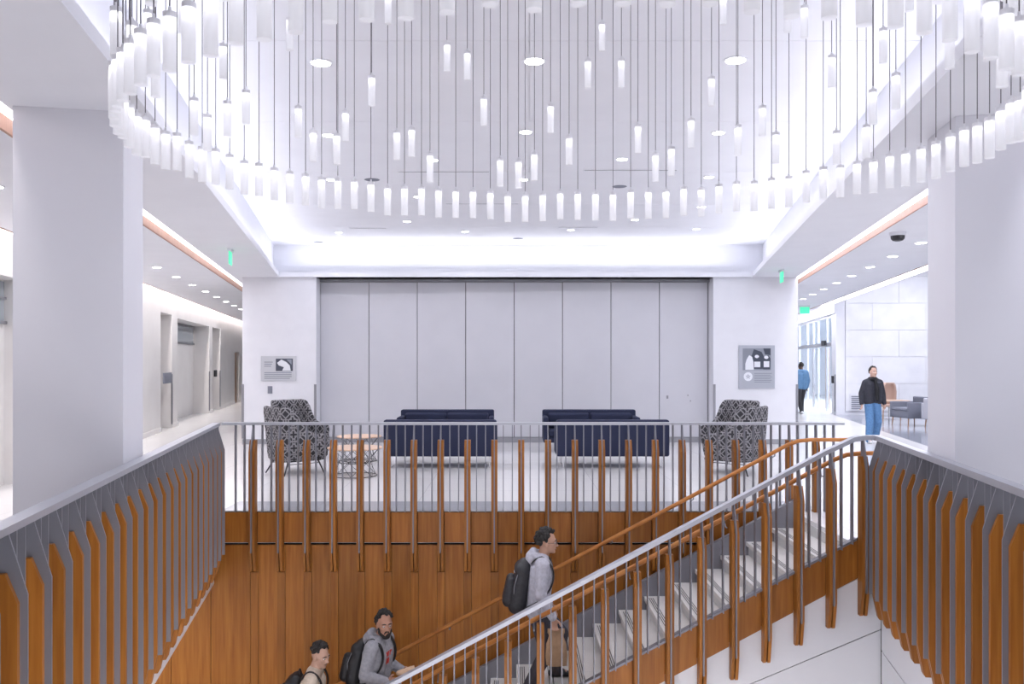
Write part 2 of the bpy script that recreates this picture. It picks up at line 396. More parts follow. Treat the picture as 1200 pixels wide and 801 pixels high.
# ------------------------------------------------------------------ left corridor wall with elevator niches
wl = MB()
def lw(d0, d1, z0, z1, x_in=WXL, x_out=WXL-1.4): wl.hexa((x_out, d0, z0), (x_in, d1, z1), Lm)
niches = [(11.2, 12.6, 2.98), (21.9, 23.3, 3.05), (24.1, 29.7, 3.0), (30.4, 32.3, 3.0)]
cur = -8
for (a, b, zt) in niches:
    lw(cur, a, 0, 3.86); lw(a, b, zt, 3.86); lw(a, b, 0, zt, WXL-(.3 if b-a < 2 else .55)); cur = b
lw(cur, 36.5, 0, 3.86); lw(36.5, 38.0, 2.2, 3.86); lw(36.5, 38.0, 0, 2.2, WXL-.15); lw(38.0, 46, 0, 3.86)
wleft = struct(wl.build('wall_left', SIDEW), 'warm white elevator corridor wall with tall niches')
for (a, b) in ((-8, 11.2), (12.6, 21.9), (23.3, 24.1), (29.7, 30.4), (32.3, 36.5), (38, 46)):
    MB().hexa((WXL, a, 0), (WXL+.015, b, .12), Lm).build('baseboard', SIDEW, wleft)
for (d, z1) in ((23.3, 1.45), (29.72, 1.45), (32.25, 1.45), (19.6, 1.35)):
    MB().hexa((WXL-.01, d-.05, .1), (WXL+.015, d+.06, z1), Lm).build('corner_guard', GREYM, wleft)
GLASS = mat('frosted_pane', (.42, .46, .50), .25)
wn = struct(MB().hexa((WXL-.30, 11.22, 2.36), (WXL-.285, 12.58, 2.96), Lm).build('window_1', GLASS), 'grey transom pane in a niche')
MB().hexa((WXL-.29, 11.22, 2.34), (WXL-.24, 12.58, 2.38), Lm).build('window_frame', GREYM, wn)
MB().hexa((WXL-.29, 11.22, 2.70), (WXL-.25, 12.58, 2.73), Lm).build('window_frame', GREYM, wn)
MB().hexa((WXL-.29, 12.1, 2.36), (WXL-.25, 12.13, 2.96), Lm).build('window_frame', GREYM, wn)
wn = struct(MB().hexa((WXL-.55, 24.2, 2.40), (WXL-.535, 29.6, 2.97), Lm).build('window_2', GLASS), 'grey transom pane above the elevator niche')
MB().hexa((WXL-.54, 24.12, 2.36), (WXL-.50, 29.68, 2.41), Lm).build('window_frame', GREYM, wn)
MB().hexa((WXL-.54, 24.12, 2.93), (WXL-.50, 29.68, 2.99), Lm).build('window_frame', GREYM, wn)
dr = struct(MB().hexa((WXL-.15, 36.55, 0), (WXL-.10, 37.95, 2.17), Lm).build('door_1', DOORW), 'wooden door at the end of the elevator corridor')
MB().hexa((WXL-.10, 36.7, 1.0), (WXL-.05, 36.8, 1.12), Lm).build('door_handle', GREYM, dr)
struct(box('wall_end', (XW, 46, 0), (XE, 46.3, 5.3), WHITE))
tag(MB().hexa((WXL+.001, 22.15, 1.22), (WXL+.03, 23.15, 1.50), lambda x, y: Lm(x, y)).build('wall_sign', GREYF), 'small grey sign plate beside the elevator niche', 'sign')
tag(MB().hexa((WXL+.001, 30.7, 1.25), (WXL+.06, 31.1, 1.48), Lm).build('call_panel', BLACKM), 'small black call panel between the niches', 'panel')

# ------------------------------------------------------------------ right side: lobby, marble wall and glass entrance
XG = 5.6
rw = struct(MB().hexa((Rm(XG+.21, 29.0), 29.0, 0), (24, 29.4, 5.3)).build('wall_right', WHITE), 'white marble wall of the entrance lobby')
zz = [0.12, 1.05, 1.95, 2.85, 3.75, 4.65, 5.25]
for r, (z0, z1) in enumerate(zip(zz[:-1], zz[1:])):
    x = Rm(XG, 29.0)+.21 + (-.9 if r % 2 else 0)
    while x < 19.5:
        a, b = max(x, Rm(XG, 29.0)+.215), x+1.8
        box('marble_slab', (a+.004, 28.96, z0+.004), (b-.004, 29.0, z1-.004), MARBLE, rw); x += 1.8
gx = px(996, 461, 28.95); gx1 = px(1011, 481, 28.95)
g = tag(box('vent_grille', (gx.x, 28.93, gx1.z), (gx1.x, 28.955, gx.z), WHITE), 'white wall grille low on the marble wall', 'grille')
for k in range(7):
    z = gx1.z+.06+k*(gx.z-gx1.z-.1)/7
    box('slat', (gx.x+.04, 28.915, z), (gx1.x-.04, 28.93, z+.03), GREYF, g)
struct(box('wall_far_right', (20, 6, 0), (20.3, 29, 5.3), WHITE))
# glazed entrance, running along the corridor beyond the marble wall
FRM = mat('aluminium_frame', (.62, .63, .67), .35, .6)
PANE = mat('entrance_glass', (.55, .68, .80), .05)
PANE.node_tree.nodes['Principled BSDF'].inputs['Alpha'].default_value = .16
hdr = struct(MB().hexa((XG-.15, 28.97, 3.42), (XG+.2, 46, 5.3), Rm).build('wall_entrance_header', WHITE), 'white wall above the glass entrance')
struct(MB().hexa((XG-.1, 28.97, 0), (XG+.2, 29.75, 3.42), Rm).build('wall_entrance_pier', WHITE))
struct(MB().hexa((XG-.1, 40.5, 0), (XG+.2, 46, 3.42), Rm).build('wall_entrance_end', WHITE))
ent = struct(MB().hexa((XG-.06, 29.75, 3.33), (XG+.02, 40.5, 3.42), Rm).build('window_3', FRM), 'aluminium framed glass entrance screen')
for d in (29.8, 31.0, 32.9, 34.0, 35.5, 37.8, 40.4):
    MB().hexa((XG-.06, d-.05, 0), (XG+.02, d+.05, 3.33), Rm).build('mullion', FRM, ent)
MB().hexa((XG-.06, 29.8, 2.32), (XG+.02, 40.4, 2.46), Rm).build('transom', FRM, ent)
for a, b in zip((29.85, 31.05, 32.95, 34.05, 35.55, 37.85), (30.95, 32.85, 33.95, 35.45, 37.75, 40.35)):
    MB().hexa((XG-.03, a, .08), (XG-.02, b, 2.32), Rm).build('pane', PANE, ent)
    MB().hexa((XG-.03, a, 2.46), (XG-.02, b, 3.33), Rm).build('pane', PANE, ent)
tag(MB().hexa((XG-.16, 30.9, 2.36), (XG-.07, 31.5, 2.54), Rm).build('door_operator', BLACKM), 'black door sensor above the glass entrance', 'sensor')
tag(MB().hexa((XG-.15, 29.35, 1.05), (XG-.10, 29.55, 1.30), Rm).build('card_reader', BLACKM), 'small black card reader beside the glass entrance', 'reader')
MB().hexa((XG-.13, 29.02, .1), (XG-.1, 29.1, 1.35), Rm).build('corner_guard', GREYM, hdr)
tag(MB().hexa((XG+.35, 33.0, 0), (XG+.42, 33.5, 2.3), Rm).build('wooden_panel', DOORW), 'narrow upright wood panel behind the entrance glass', 'panel')
# vestibule beyond the glass: bluish outdoor screen
VST = mat('vestibule_back', (.78, .84, .92), .5)
vb = struct(MB().hexa((XG+3.2, 29.4, 0), (XG+3.3, 46, 5.3), Rm).build('wall_vestibule', VST), 'bluish back of the vestibule')
for k in range(12):
    MB().hexa((XG+3.1, 30+1.3*k, 0), (XG+3.2, 30.5+1.3*k, 3.0), Rm).build('vestibule_mullion', FRM, vb)
area('vestibule_daylight', (Rm(XG+1.6, 35), 35, 4.5), (2, 9), (0, 0, aR), 900, (.85, .92, 1.0))

# ------------------------------------------------------------------ railings with steel and wood fins
ZR = 1.07
def prof_xz(p, t): return (p[0], t, p[1])
PLATE = [(-.066, -.02), (0, -.02), (.004, -.05), (.08, -.31), (.08, -1.54), (-.066, -1.54)]
CLAD = [(-.066, -.21), (-.004, -.21), (.048, -.345), (.048, -1.52), (.0, -1.76), (-.012, -1.78), (-.066, -1.78)]
CAPP = [(-.066, -.21), (-.004, -.21), (.048, -.345), (.048, -.36), (-.066, -.36)]
plate_me = MB().prism(PLATE, prof_xz, -.006, .006).mesh('fin_plate', STEEL)
clad_a = MB().prism(CLAD, prof_xz, .0065, .036).mesh('wood_cladding', WOOD)
clad_b = MB().prism(CLAD, prof_xz, -.036, -.0065).mesh('wood_cladding', WOOD)
bal_me = MB().hexa((-.066, -.005, -1.068), (-.002, .005, -.025)).mesh('baluster', STEEL)
def fin(parent, loc, rz):
    p = link('fin_plate', plate_me, parent, loc, (0, 0, rz))
    link('wood_cladding', clad_a, p); link('wood_cladding', clad_b, p)
    return p
def bal(parent, loc, rz): return link('baluster', bal_me, parent, loc, (0, 0, rz))
def rail_cap(parent, pts, n0=.075, n1=.012, th=.035, name='top_rail'):
    # swept flat bar along pts given as (x, y, z, nx, ny)
    mb = MB(); V = []; m = len(pts)
    for (x, y, z, nx, ny) in pts:
        V += [(x-nx*n0, y-ny*n0, z-th), (x+nx*n1, y+ny*n1, z-th), (x+nx*n1, y+ny*n1, z), (x-nx*n0, y-ny*n0, z)]
    Fs = [(i*4+k, i*4+(k+1) % 4, i*4+4+(k+1) % 4, i*4+4+k) for i in range(m-1) for k in range(4)]+[(3, 2, 1, 0), (m*4-4, m*4-3, m*4-2, m*4-1)]
    return mb.add(V, Fs).build(name, RAILM, parent)
# left railing
RLx, RRx = -1.50, 2.00
nl = Vector((1, -KL)).normalized(); azl = math.atan2(nl.y, nl.x)
nr = Vector((-1, KR)).normalized(); azr = math.atan2(nr.y, nr.x)
rl = thing('railing', 'steel railing with wood fins in front of the elevator corridor', 'railing', (Lm(RLx, 6), 6, 0))
rl.location = (0, 0, 0)
ds = [3.835+.3136*k for k in range(-6, 21)]
for d in ds:
    if d > 10.2: continue
    fin(rl, (Lm(RLx, d), d, ZR), azl)
    for f in (1/3, 2/3):
        e = d+.3136*f
        if e < 10.22: bal(rl, (Lm(RLx, e), e, ZR), azl)
rail_cap(rl, [(Lm(RLx, d), d, ZR, nl.x, nl.y) for d in (1.8, 10.22)])
# far railing along the balcony
RF = 10.27
rf = thing('railing', 'steel railing with wood fins along the lounge balcony', 'railing')
for x in FX:
    fin(rf, (x, RF, ZR), -PI/2)
    for f in (1/3, 2/3):
        bal(rf, (x+SP*f, RF, ZR), -PI/2)
for f in (1/3, 2/3): bal(rf, (FX[0]-SP*f, RF, ZR), -PI/2)
SHORTP = [(-.066, -.02), (0, -.02), (.004, -.05), (.03, -.31), (.03, -1.069), (-.066, -1.069)]
SHORTC = [(-.066, -.21), (-.004, -.21), (.02, -.30), (.02, -1.069), (-.066, -1.069)]
sp_me = MB().prism(SHORTP, prof_xz, -.006, .006).mesh('fin_plate', STEEL)
sc_a = MB().prism(SHORTC, prof_xz, .0065, .036).mesh('wood_cladding', WOOD); sc_b = MB().prism(SHORTC, prof_xz, -.036, -.0065).mesh('wood_cladding', WOOD)
x = FX[-1]+SP
while x < 3.9:
    p = link('fin_plate', sp_me, rf, (x, RF, ZR), (0, 0, -PI/2)); link('wood_cladding', sc_a, p); link('wood_cladding', sc_b, p)
    for f in (1/3, 2/3):
        if x+SP*f < 3.97: bal(rf, (x+SP*f, RF, ZR), -PI/2)
    x += SP
rail_cap(rf, [(-3.46, RF, ZR, 0, -1), (3.96, RF, ZR, 0, -1)], th=.03)
# stair: rise / run and the near railing, which turns into the railing on the lobby side
SD = 8.47
XT = 3.38; RUN = .30; RISE = .16; SLP = RISE/RUN
def nose(x): return (x-XT)*SLP
def rz_(x): return min(ZR+.005, nose(x)+ZR+.01)
rr = thing('railing', 'steel railing with wood fins that climbs the stair and turns toward the lobby', 'railing')
STX = [3.459-.318*k for k in range(0, 24)]
for x in STX:
    fin(rr, (x, SD, rz_(x)), -PI/2)
    for f in (1/3, 2/3):
        e = x-.318*f
        bal(rr, (e, SD, rz_(e)), -PI/2)
dsr = [8.40]+[8.14-.314*k for k in range(0, 20)]
for d in dsr:
    fin(rr, (Rm(RRx, d), d, ZR), azr)
    for f in (1/3, 2/3):
        e = d-.314*f
        bal(rr, (Rm(RRx, e), e, ZR), azr)
xc = Rm(RRx, SD)
pts = [(XT-RUN*24, SD, rz_(XT-RUN*24), 0, -1), (XT-.30, SD, rz_(XT-.30), 0, -1), (XT-.14, SD, rz_(XT-.14)-.012, 0, -1), (XT-.02, SD, ZR-.018, 0, -1), (XT+.08, SD, ZR, 0, -1)]
nn = (Vector((0, -1))+nr).normalized()*1.2
pts += [(xc, SD, ZR, nn.x, nn.y), (Rm(RRx, 1.8), 1.8, ZR, nr.x, nr.y)]
rail_cap(rr, pts, th=.045)
# wooden handrails, one on each side of the stair
def handrail(name, d, x_end, label, brk):
    h = thing(name, label, 'handrail')
    P = [(XT-RUN*24, d, nose(XT-RUN*24)+.90), (XT-.16, d, nose(XT-.16)+.90), (XT-.03, d, .865), (XT+.12, d, .88), (x_end, d, .88)]
    MB().tube(P, .023, 10).build('grip', RAILW, h, smooth=True)
    x = XT-.3
    while x > XT-RUN*24:
        z = nose(x)+.90
        MB().tube([(x, d, z-.015), (x, d, z-.05), (x, d+brk*.5, z-.08), (x, d+brk, z-.08)], .007, 6).build('bracket', STEEL, h)
        x -= .954
    return h
handrail('handrail', 10.10, 4.05, 'round wooden handrail on the panelled wall side of the stair', .22)
handrail('handrail', 8.62, 3.62, 'round wooden handrail on the open side of the stair', -.09)

# ------------------------------------------------------------------ staircase
st = thing('staircase', 'pale terrazzo staircase with wood stringer climbing to the balcony', 'staircase', (XT-RUN*25, 9.3, ZL))
st.location = (0, 0, 0)
D0, D1 = 8.575, 10.13
tread_me = MB().hexa((-.03, D0, -.045), (RUN, D1, 0)).mesh('tread', TREAD)
riser_me = MB().hexa((0, D0, -RISE), (.012, D1, -.045)).mesh('riser', TREAD)
strip_me = MB()
for k in range(3): strip_me.hexa((.012+.022*k, D0+.08, 0), (.022+.022*k, D1-.08, .0012))
strip_me = strip_me.mesh('grip_strips', BLACKM)
for k in range(1, 26):
    x = XT-RUN*k; z = -RISE*k
    t = link('tread', tread_me, st, (x, 0, z)); link('grip_strips', strip_me, t)
    link('riser', riser_me, st, (x, 0, z))
link('riser', riser_me, st, (XT-.014, 0, -.002))
def slab_poly(name, d0, d1, a, b, m, par, x0=XT-RUN*25.4, x1=XT, zmin=ZL):
    P = [(x0, max(zmin, nose(x0)+a)), (x1, nose(x1)+a), (x1, nose(x1)+b), (x0, max(zmin+.01, nose(x0)+b))]
    return MB().prism(P, lambda p, t: (p[0], t, p[1]), d0, d1).build(name, m, par)
# near stringer: wood boards between the fins, on a dark backing
slab_poly('stringer_backing', 8.552, 8.574, -.385, .02, DARK, st, x1=3.62)
slab_poly('base_rail', 8.50, 8.574, .021, .045, STEEL, st, x1=3.40)
sx = STX+[STX[-1]-.318]
slab_poly('stringer_board', 8.537, 8.552, -.37, .005, WOOD, st, STX[0]+.038, 3.64)
for a, b in zip(sx[1:], sx[:-1]):
    slab_poly('stringer_board', 8.537, 8.552, -.37, .005, WOOD, st, a+.038, b-.038)
slab_poly('stringer_cover', 10.131, 10.20, -.34, .20, STEEL, st)
# white panels closing the side of the stair
slab_poly('side_panel', 8.545, 8.574, -1.0, -.392, UNDER, st, x1=Rm(VR-.013, 8.545))
slab_poly('side_panel', 8.545, 8.574, -3.2, -1.012, UNDER, st, x1=Rm(VR-.013, 8.545))

# ------------------------------------------------------------------ pendant chandelier
TUBE = bpy.data.materials.new('frosted_acrylic'); TUBE.use_nodes = True; MATS['frosted_acrylic'] = TUBE
nt = TUBE.node_tree; nt.nodes.clear()
out = nt.nodes.new('ShaderNodeOutputMaterial')
df = nt.nodes.new('ShaderNodeBsdfDiffuse'); df.inputs[0].default_value = (.86, .86, .90, 1)
tl = nt.nodes.new('ShaderNodeBsdfTranslucent'); tl.inputs[0].default_value = (.9, .9, .93, 1)
em = nt.nodes.new('ShaderNodeEmission'); em.inputs[0].default_value = (.97, .97, 1, 1); em.inputs[1].default_value = .13
tr = nt.nodes.new('ShaderNodeBsdfTransparent')
m1 = nt.nodes.new('ShaderNodeMixShader'); m1.inputs[0].default_value = .5
m2 = nt.nodes.new('ShaderNodeMixShader'); m2.inputs[0].default_value = .22
ad = nt.nodes.new('ShaderNodeAddShader')
nt.links.new(df.outputs[0], m1.inputs[1]); nt.links.new(tl.outputs[0], m1.inputs[2])
nt.links.new(m1.outputs[0], ad.inputs[0]); nt.links.new(em.outputs[0], ad.inputs[1])
nt.links.new(ad.outputs[0], m2.inputs[1]); nt.links.new(tr.outputs[0], m2.inputs[2])
nt.links.new(m2.outputs[0], out.inputs[0])
CAPM = mat('pendant_cap', (.78, .78, .82), .4, .0)
LEDP = mat('pendant_led', (1, 1, 1), .4, emit=(1, 1, 1), estr=3)
CABLE = mat('cable_grey', (.16, .15, .17), .5)
CHX, CHY, CHR, CHA, CHZ = .26, 4.20, 1.83, 2.03, 2.78      # ring slightly wider across the hall than along it
TL = .195; TR = .0225
ch = thing('chandelier', 'huge ring chandelier of frosted white tube pendants on thin cables', 'chandelier', (CHX, CHY, 0))
NP = 104
def ring_me(r0, r1, z0, z1, n=96):
    mb = MB(); V = []
    for k in range(n):
        a = 2*PI*k/n; c, s = math.cos(a), math.sin(a)
        c *= CHA/CHR
        V += [(r0*c, r0*s, z0), (r1*c, r1*s, z0), (r1*c, r1*s, z1), (r0*c, r0*s, z1)]
    Fs = [(k*4+j, k*4+(j+1) % 4, ((k+1) % n)*4+(j+1) % 4, ((k+1) % n)*4+j) for k in range(n) for j in range(4)]
    return mb.add(V, Fs)
ring_me(CHR-.14, CHR+.06, ZC-.03, ZC).build('mounting_ring', CEIL, ch)
# tube with a closed bottom edge, thick walls
tb = MB(); tb.lathe([(TR, 0), (TR, TL-.02), (TR*.96, TL-.018)], 14)
tube_me = tb.mesh('pendant', TUBE, False)
for p in tube_me.polygons: p.use_smooth = len(p.vertices) == 4
cap_me = MB().lathe([(TR*1.0, TL-.018), (TR*1.02, TL-.016), (TR*1.02, TL), (.006, TL+.002), (.005, TL+.02)], 14).mesh('cap', CAPM, False)
led_me = MB().lathe([(TR*.55, TL-.048), (TR*.7, TL-.04), (TR*.7, TL-.022)], 10).mesh('lamp', LEDP, False)
cab_unit = MB().lathe([(.0024, 0), (.0024, 1)], 5).mesh('cable', CABLE, False)
def pendant(a, r, zb):
    p = link('pendant', tube_me, ch, (r*CHA/CHR*math.cos(a), r*math.sin(a), zb), (0, 0, random.random()))
    link('cap', cap_me, p); link('lamp', led_me, p)
    c = link('cable', cab_unit, p, (0, 0, TL+.018)); c.scale = (1, 1, ZC-.03-zb-TL-.018)
for k in range(NP):
    a = 2*PI*(k+.37)/NP
    pendant(a, CHR, CHZ+random.uniform(-.012, .012))
hs = [.42, .92, .30, .62, .25, 1.26, .20, .88, .40, .14, .98, .42, .70, .22, 1.18, .62, .20, 1.0, .30, .48]
for k in range(NP):
    a = 2*PI*(k+.87)/NP+random.uniform(-.006, .006)
    z = CHZ+hs[(k*7) % 20]+random.uniform(-.05, .08)
    pendant(a, CHR-random.choice((0, .06, .1)), min(z, ZC-TL-.2))

# ------------------------------------------------------------------ ceiling lamps and fittings
trim_me = MB().lathe([(.085, 0), (.085, -.006), (.072, -.008)], 20).mesh('trim_ring', CEIL, False)
lens_me = MB().lathe([(.066, -.0085), (.066, -.011)], 18).mesh('lens', LED, False)
dl_lamp = bpy.data.lights.new('downlight_lamp', 'AREA'); dl_lamp.shape = 'DISK'; dl_lamp.size = .11; dl_lamp.energy = 13; dl_lamp.color = (.95, .94, 1.0)
def downlight(x, y, z, label, group, s=1):
    o = thing('downlight', label, 'downlight', (x, y, z), 0, group)
    link('trim_ring', trim_me, o); link('lens', lens_me, o)
    o.scale = (s, s, 1)
    link('lamp', dl_lamp, o, (0, 0, -.014))
for (u, v) in [(376, 73), (626, 71), (862, 70), (385, 158), (842, 155), (616, 154), (507, 187), (729, 186), (613, 210), (388, 210), (831, 207),
               (490, 230), (744, 257), (822, 242), (397, 272), (545, 271), (669, 269), (816, 268), (477, 259)]:
    d = (ZC-CAMZ)*F/(423-v)
    downlight((u-600)*d/F, d, ZC-.0005, 'round recessed downlight in the raised ceiling above the stair hall', 'downlights in the raised ceiling', 1.0 if v > 100 else 1.25)
for k in range(-6, 9):
    d = 16.2+1.87*k
    downlight(Lm(-3.55, d), d, ZK-.0005, 'round recessed downlight in the ceiling of the elevator corridor', 'elevator corridor downlights', 1.15)
for k in range(-4, 9):
    d = 12.86+1.65*k
    downlight(Rm(3.71, d), d, ZK-.0005, 'round recessed downlight in the ceiling of the lobby corridor', 'lobby corridor downlights', 1.15)
def on_ceiling(u, v, z): d = (z-CAMZ)*F/(423-v); return (u-600)*d/F, d
SLOTM = mat('slot_grey', (.22, .22, .25), .6)
for (u0, u1, v) in ((467, 573, 201), (685, 793, 199), (523, 607, 238.5), (410, 452, 267), (655, 700, 266)):
    x0, d = on_ceiling(u0, v, ZC); x1, _ = on_ceiling(u1, v, ZC)
    o = thing('linear_diffuser', 'thin dark linear air diffuser in the raised ceiling', 'diffuser', ((x0+x1)/2, d, ZC), 0, 'linear diffusers in the raised ceiling')
    hw_ = (x1-x0)/2
    box('slot', (-hw_, -.02, -.004), (hw_, .02, 0), SLOTM, o)
    box('slot_frame', (-hw_-.02, -.035, -.006), (hw_+.02, -.02, 0), CEIL, o); box('slot_frame', (-hw_-.02, .02, -.006), (hw_+.02, .035, 0), CEIL, o)
for (u, v) in ((436, 210), (726, 218), (607, 279), (373, 283)):
    x, d = on_ceiling(u, v, ZC)
    o = thing('ceiling_speaker', 'flat round grey speaker grille in the raised ceiling', 'speaker', (x, d, ZC), 0, 'speaker grilles in the raised ceiling')
    MB().lathe([(.11, 0), (.11, -.006), (.1, -.01)], 20).build('grille', GREYF, o)
    MB().lathe([(.12, 0), (.12, -.005), (.11, -.006)], 20).build('rim', CEIL, o)
# exit signs: edge-lit green plates under a small white housing
def exit_sign(x, y, z, rz, label):
    o = thing('exit_sign', label, 'exit sign', (x, y, z), rz)
    box('housing', (-.16, -.03, -.045), (.16, .03, 0), CEIL, o)
    box('lit_plate', (-.15, -.008, -.25), (.15, .008, -.045), GREEN, o)
x, d = on_ceiling(270, 292, ZS); exit_sign(x, d, ZS, PI/2+aL, 'green exit sign hanging under the soffit by the elevator corridor')
x, d = on_ceiling(916, 316, ZS); exit_sign(x, d, ZS, PI/2-.12, 'green exit sign hanging under the soffit near the picture plaque')
x, d = on_ceiling(943, 358, ZK); exit_sign(x, d, ZK, 0, 'green exit sign hanging before the glass entrance')
x, d = on_ceiling(1052, 272, ZK)
o = thing('security_camera', 'black security camera with white base on the corridor ceiling', 'camera', (x, d, ZK))
MB().lathe([(.11, 0), (.11, -.03), (.10, -.045), (.085, -.05)], 20).build('base', WHITE, o, smooth=False)
MB().lathe([(.092, -.05), (.088, -.09), (.065, -.115), (.03, -.125)], 20).build('dome', BLACKM, o, smooth=False)

# ------------------------------------------------------------------ plaques
PLQ = mat('plaque_grey', (.42, .44, .50), .45); PLQ2 = mat('plaque_light', (.55, .56, .60), .45)
INKD = mat('print_dark', (.05, .06, .09), .5); INKL = mat('print_light', (.78, .80, .85), .5); INKM = mat('print_mid', (.25, .27, .32), .5)
def flat(par, name, u0, v0, u1, v1, m, d, th):
    a = px(u0, v0, DW); b = px(u1, v1, DW)
    return box(name, (a.x, d-th, b.z), (b.x, d, a.z), m, par)
def blob(par, name, pts, m, d, th):
    P = [px(u, v, DW) for u, v in pts]
    return MB().prism([(p.x, p.z) for p in P], lambda p, t: (p[0], t, p[1]), d-th, d).build(name, m, par)
a = px(326.5, 446, DW)
o = thing('wall_plaque', 'small grey wall plaque with a black and white photo and text', 'plaque')
flat(o, 'board', 306, 417, 347, 446, PLQ2, DW-.001, .02)
flat(o, 'photo', 323.5, 420, 343.5, 434.5, INKD, DW-.0212, .002)
blob(o, 'photo_detail', [(325, 425), (330, 421), (336, 424), (340, 428), (341, 434), (331, 434), (333, 430), (327, 428)], INKL, DW-.0234, .001)
blob(o, 'photo_detail', [(336, 421), (342, 421), (342, 427)], INKM, DW-.0234, .001)
for k in range(3): flat(o, 'text_line', 310, 423.5+k*2.4, 320-k, 424.6+k*2.4, INKM, DW-.0212, .001)
for k in range(4): flat(o, 'text_line', 310, 436+k*2.2, 342-2*(k == 3), 437+k*2.2, INKM, DW-.0212, .001)
o = thing('wall_plaque', 'tall grey wall plaque with photo of three figures and round white emblem', 'plaque')
flat(o, 'board', 865.5, 404.5, 907.5, 455, PLQ, DW-.001, .025)
flat(o, 'photo', 870, 408, 903, 433.5, INKM, DW-.0262, .002)
blob(o, 'photo_detail', [(883, 409), (892, 412), (896, 420), (896, 432), (882, 432), (880, 418)], INKD, DW-.0284, .001)
blob(o, 'photo_detail', [(894, 408), (902.5, 408), (902.5, 416), (896, 415)], INKD, DW-.0284, .001)
blob(o, 'photo_detail', [(895, 418), (900, 416), (902.5, 420), (902, 432.5), (894, 432.5)], INKD, DW-.0290, .001)
blob(o, 'photo_detail', [(874.5, 421), (877.5, 416), (881, 418), (882.5, 424), (883, 433), (873, 433), (873, 426)], INKL, DW-.0294, .001)
for (u, v) in ((886.5, 417.5), (897.5, 418.5)):
    blob(o, 'photo_detail', [(u+2.6*math.cos(t*PI/4), v+2.0*math.sin(t*PI/4)) for t in range(8)], INKL, DW-.0298, .001)
flat(o, 'photo_detail', 883.5, 423.5, 890.5, 430, INKL, DW-.0298, .001); flat(o, 'photo_detail', 894.5, 423, 901, 430, INKL, DW-.0298, .001)
blob(o, 'emblem', [(876.3+5.2*math.cos(t*PI/10), 441+5.2*math.sin(t*PI/10)) for t in range(20)], INKL, DW-.0262, .0015)
for k in range(5):
    t = PI/2+k*2*PI/5; c, s = math.cos(t), -math.sin(t)
    blob(o, 'emblem_petal', [(876.3+.6*c-1.0*s, 441+.6*s+1.0*c), (876.3+3.4*c, 441+3.4*s), (876.3+.6*c+1.0*s, 441+.6*s-1.0*c)], PLQ, DW-.0280, .001)
for k in range(6): flat(o, 'text_line', 883.5, 437+k*2, 904-1.5*(k % 2), 437.7+k*2, INKM, DW-.0262, .001)

# ------------------------------------------------------------------ lounge furniture
def rbox(name, lo, hi, m, par, r=.03, seg=3):
    c = [(a+b)/2 for a, b in zip(lo, hi)]
    o = MB().hexa([a-b for a, b in zip(lo, c)], [a-b for a, b in zip(hi, c)]).build(name, m, par, c, smooth=True)
    bev(o, r, seg); return o
def sofa(label, x, y, rz, group=None):
    s = thing('sofa', label, 'sofa', (x, y, 0), rz, group)      # faces local -y, back plane at y = 0
    W = 1.90; D = .82
    rbox('backrest', (-W/2, -.18, .20), (W/2, 0, .815), NAVY, s, .035)
    rbox('armrest', (-W/2, -D, .20), (-W/2+.10, -.185, .70), NAVY, s, .03)
    rbox('armrest', (W/2-.10, -D, .20), (W/2, -.185, .70), NAVY, s, .03)
    rbox('base', (-W/2+.10, -D+.02, .20), (W/2-.10, -.20, .31), NAVY, s, .02)
    for k in (-1, 1):
        rbox('seat_cushion', (min(0, k*(W/2-.10))+.004, -D, .315), (max(0, k*(W/2-.10))-.004, -.20, .45), NAVY, s, .04)
        rbox('back_cushion', (min(0, k*(W/2-.10))+.004, -.34, .45), (max(0, k*(W/2-.10))-.004, -.20, .76), NAVY, s, .05)
    for a in (-1, 1):
        fx = a*(W/2-.12)
        MB().tube([(fx, -.06, .20), (fx, -.06, .012), (fx, -D+.06, .012), (fx, -D+.06, .20)], .012, 6).build('leg', CHROME, s)
    return s
sofa('navy sofa seen from behind its back, next to the round coffee tables', (515.5-600)*14.45/F, 14.45, PI)
sofa('navy sofa seen from behind its back, next to the lounge chairs near the picture plaque', (718.5-600)*14.45/F, 14.45, PI)
sofa('navy sofa facing the stair, against the partition on the coffee table side', (525-600)*17.7/F, 17.7, 0)
sofa('navy sofa facing the stair, against the partition on the picture plaque side', (689.5-600)*17.7/F, 17.7, 0)

# patterned lounge chair
PAT = mat('lattice_fabric', (.1, .1, .11), .85)
nt, b, N = nodes(PAT)
tc = N('ShaderNodeTexCoord'); sep = N('ShaderNodeSeparateXYZ'); nt.links.new(tc.outputs['UV'], sep.inputs[0])
def mth(op, a, bb=None, v=None):
    n = nt.nodes.new('ShaderNodeMath'); n.operation = op
    nt.links.new(a, n.inputs[0])
    if bb is not None: nt.links.new(bb, n.inputs[1])
    if v is not None: n.inputs[1].default_value = v
    return n.outputs[0]
def tri(o_, s_):   # |frac(x*s) - .5| * 2
    f_ = mth('FRACT', mth('MULTIPLY', o_, v=s_)); return mth('MULTIPLY', mth('ABSOLUTE', mth('SUBTRACT', f_, v=.5)), v=2)
tu = tri(sep.outputs[0], 4.6); tv = tri(sep.outputs[1], 4.6)
su = mth('ADD', tu, tv)
dmd = mth('LESS_THAN', mth('ABSOLUTE', mth('SUBTRACT', su, v=.62)), v=.12)
dm2 = mth('LESS_THAN', mth('ABSOLUTE', mth('SUBTRACT', su, v=1.30)), v=.12)
mxx = mth('MAXIMUM', tu, tv); mnn = mth('MINIMUM', tu, tv)
cr_ = mth('MULTIPLY', mth('LESS_THAN', mnn, v=.10), mth('GREATER_THAN', mxx, v=.62))
oc = mth('LESS_THAN', mth('ABSOLUTE', mth('SUBTRACT', mxx, v=.80)), v=.06)
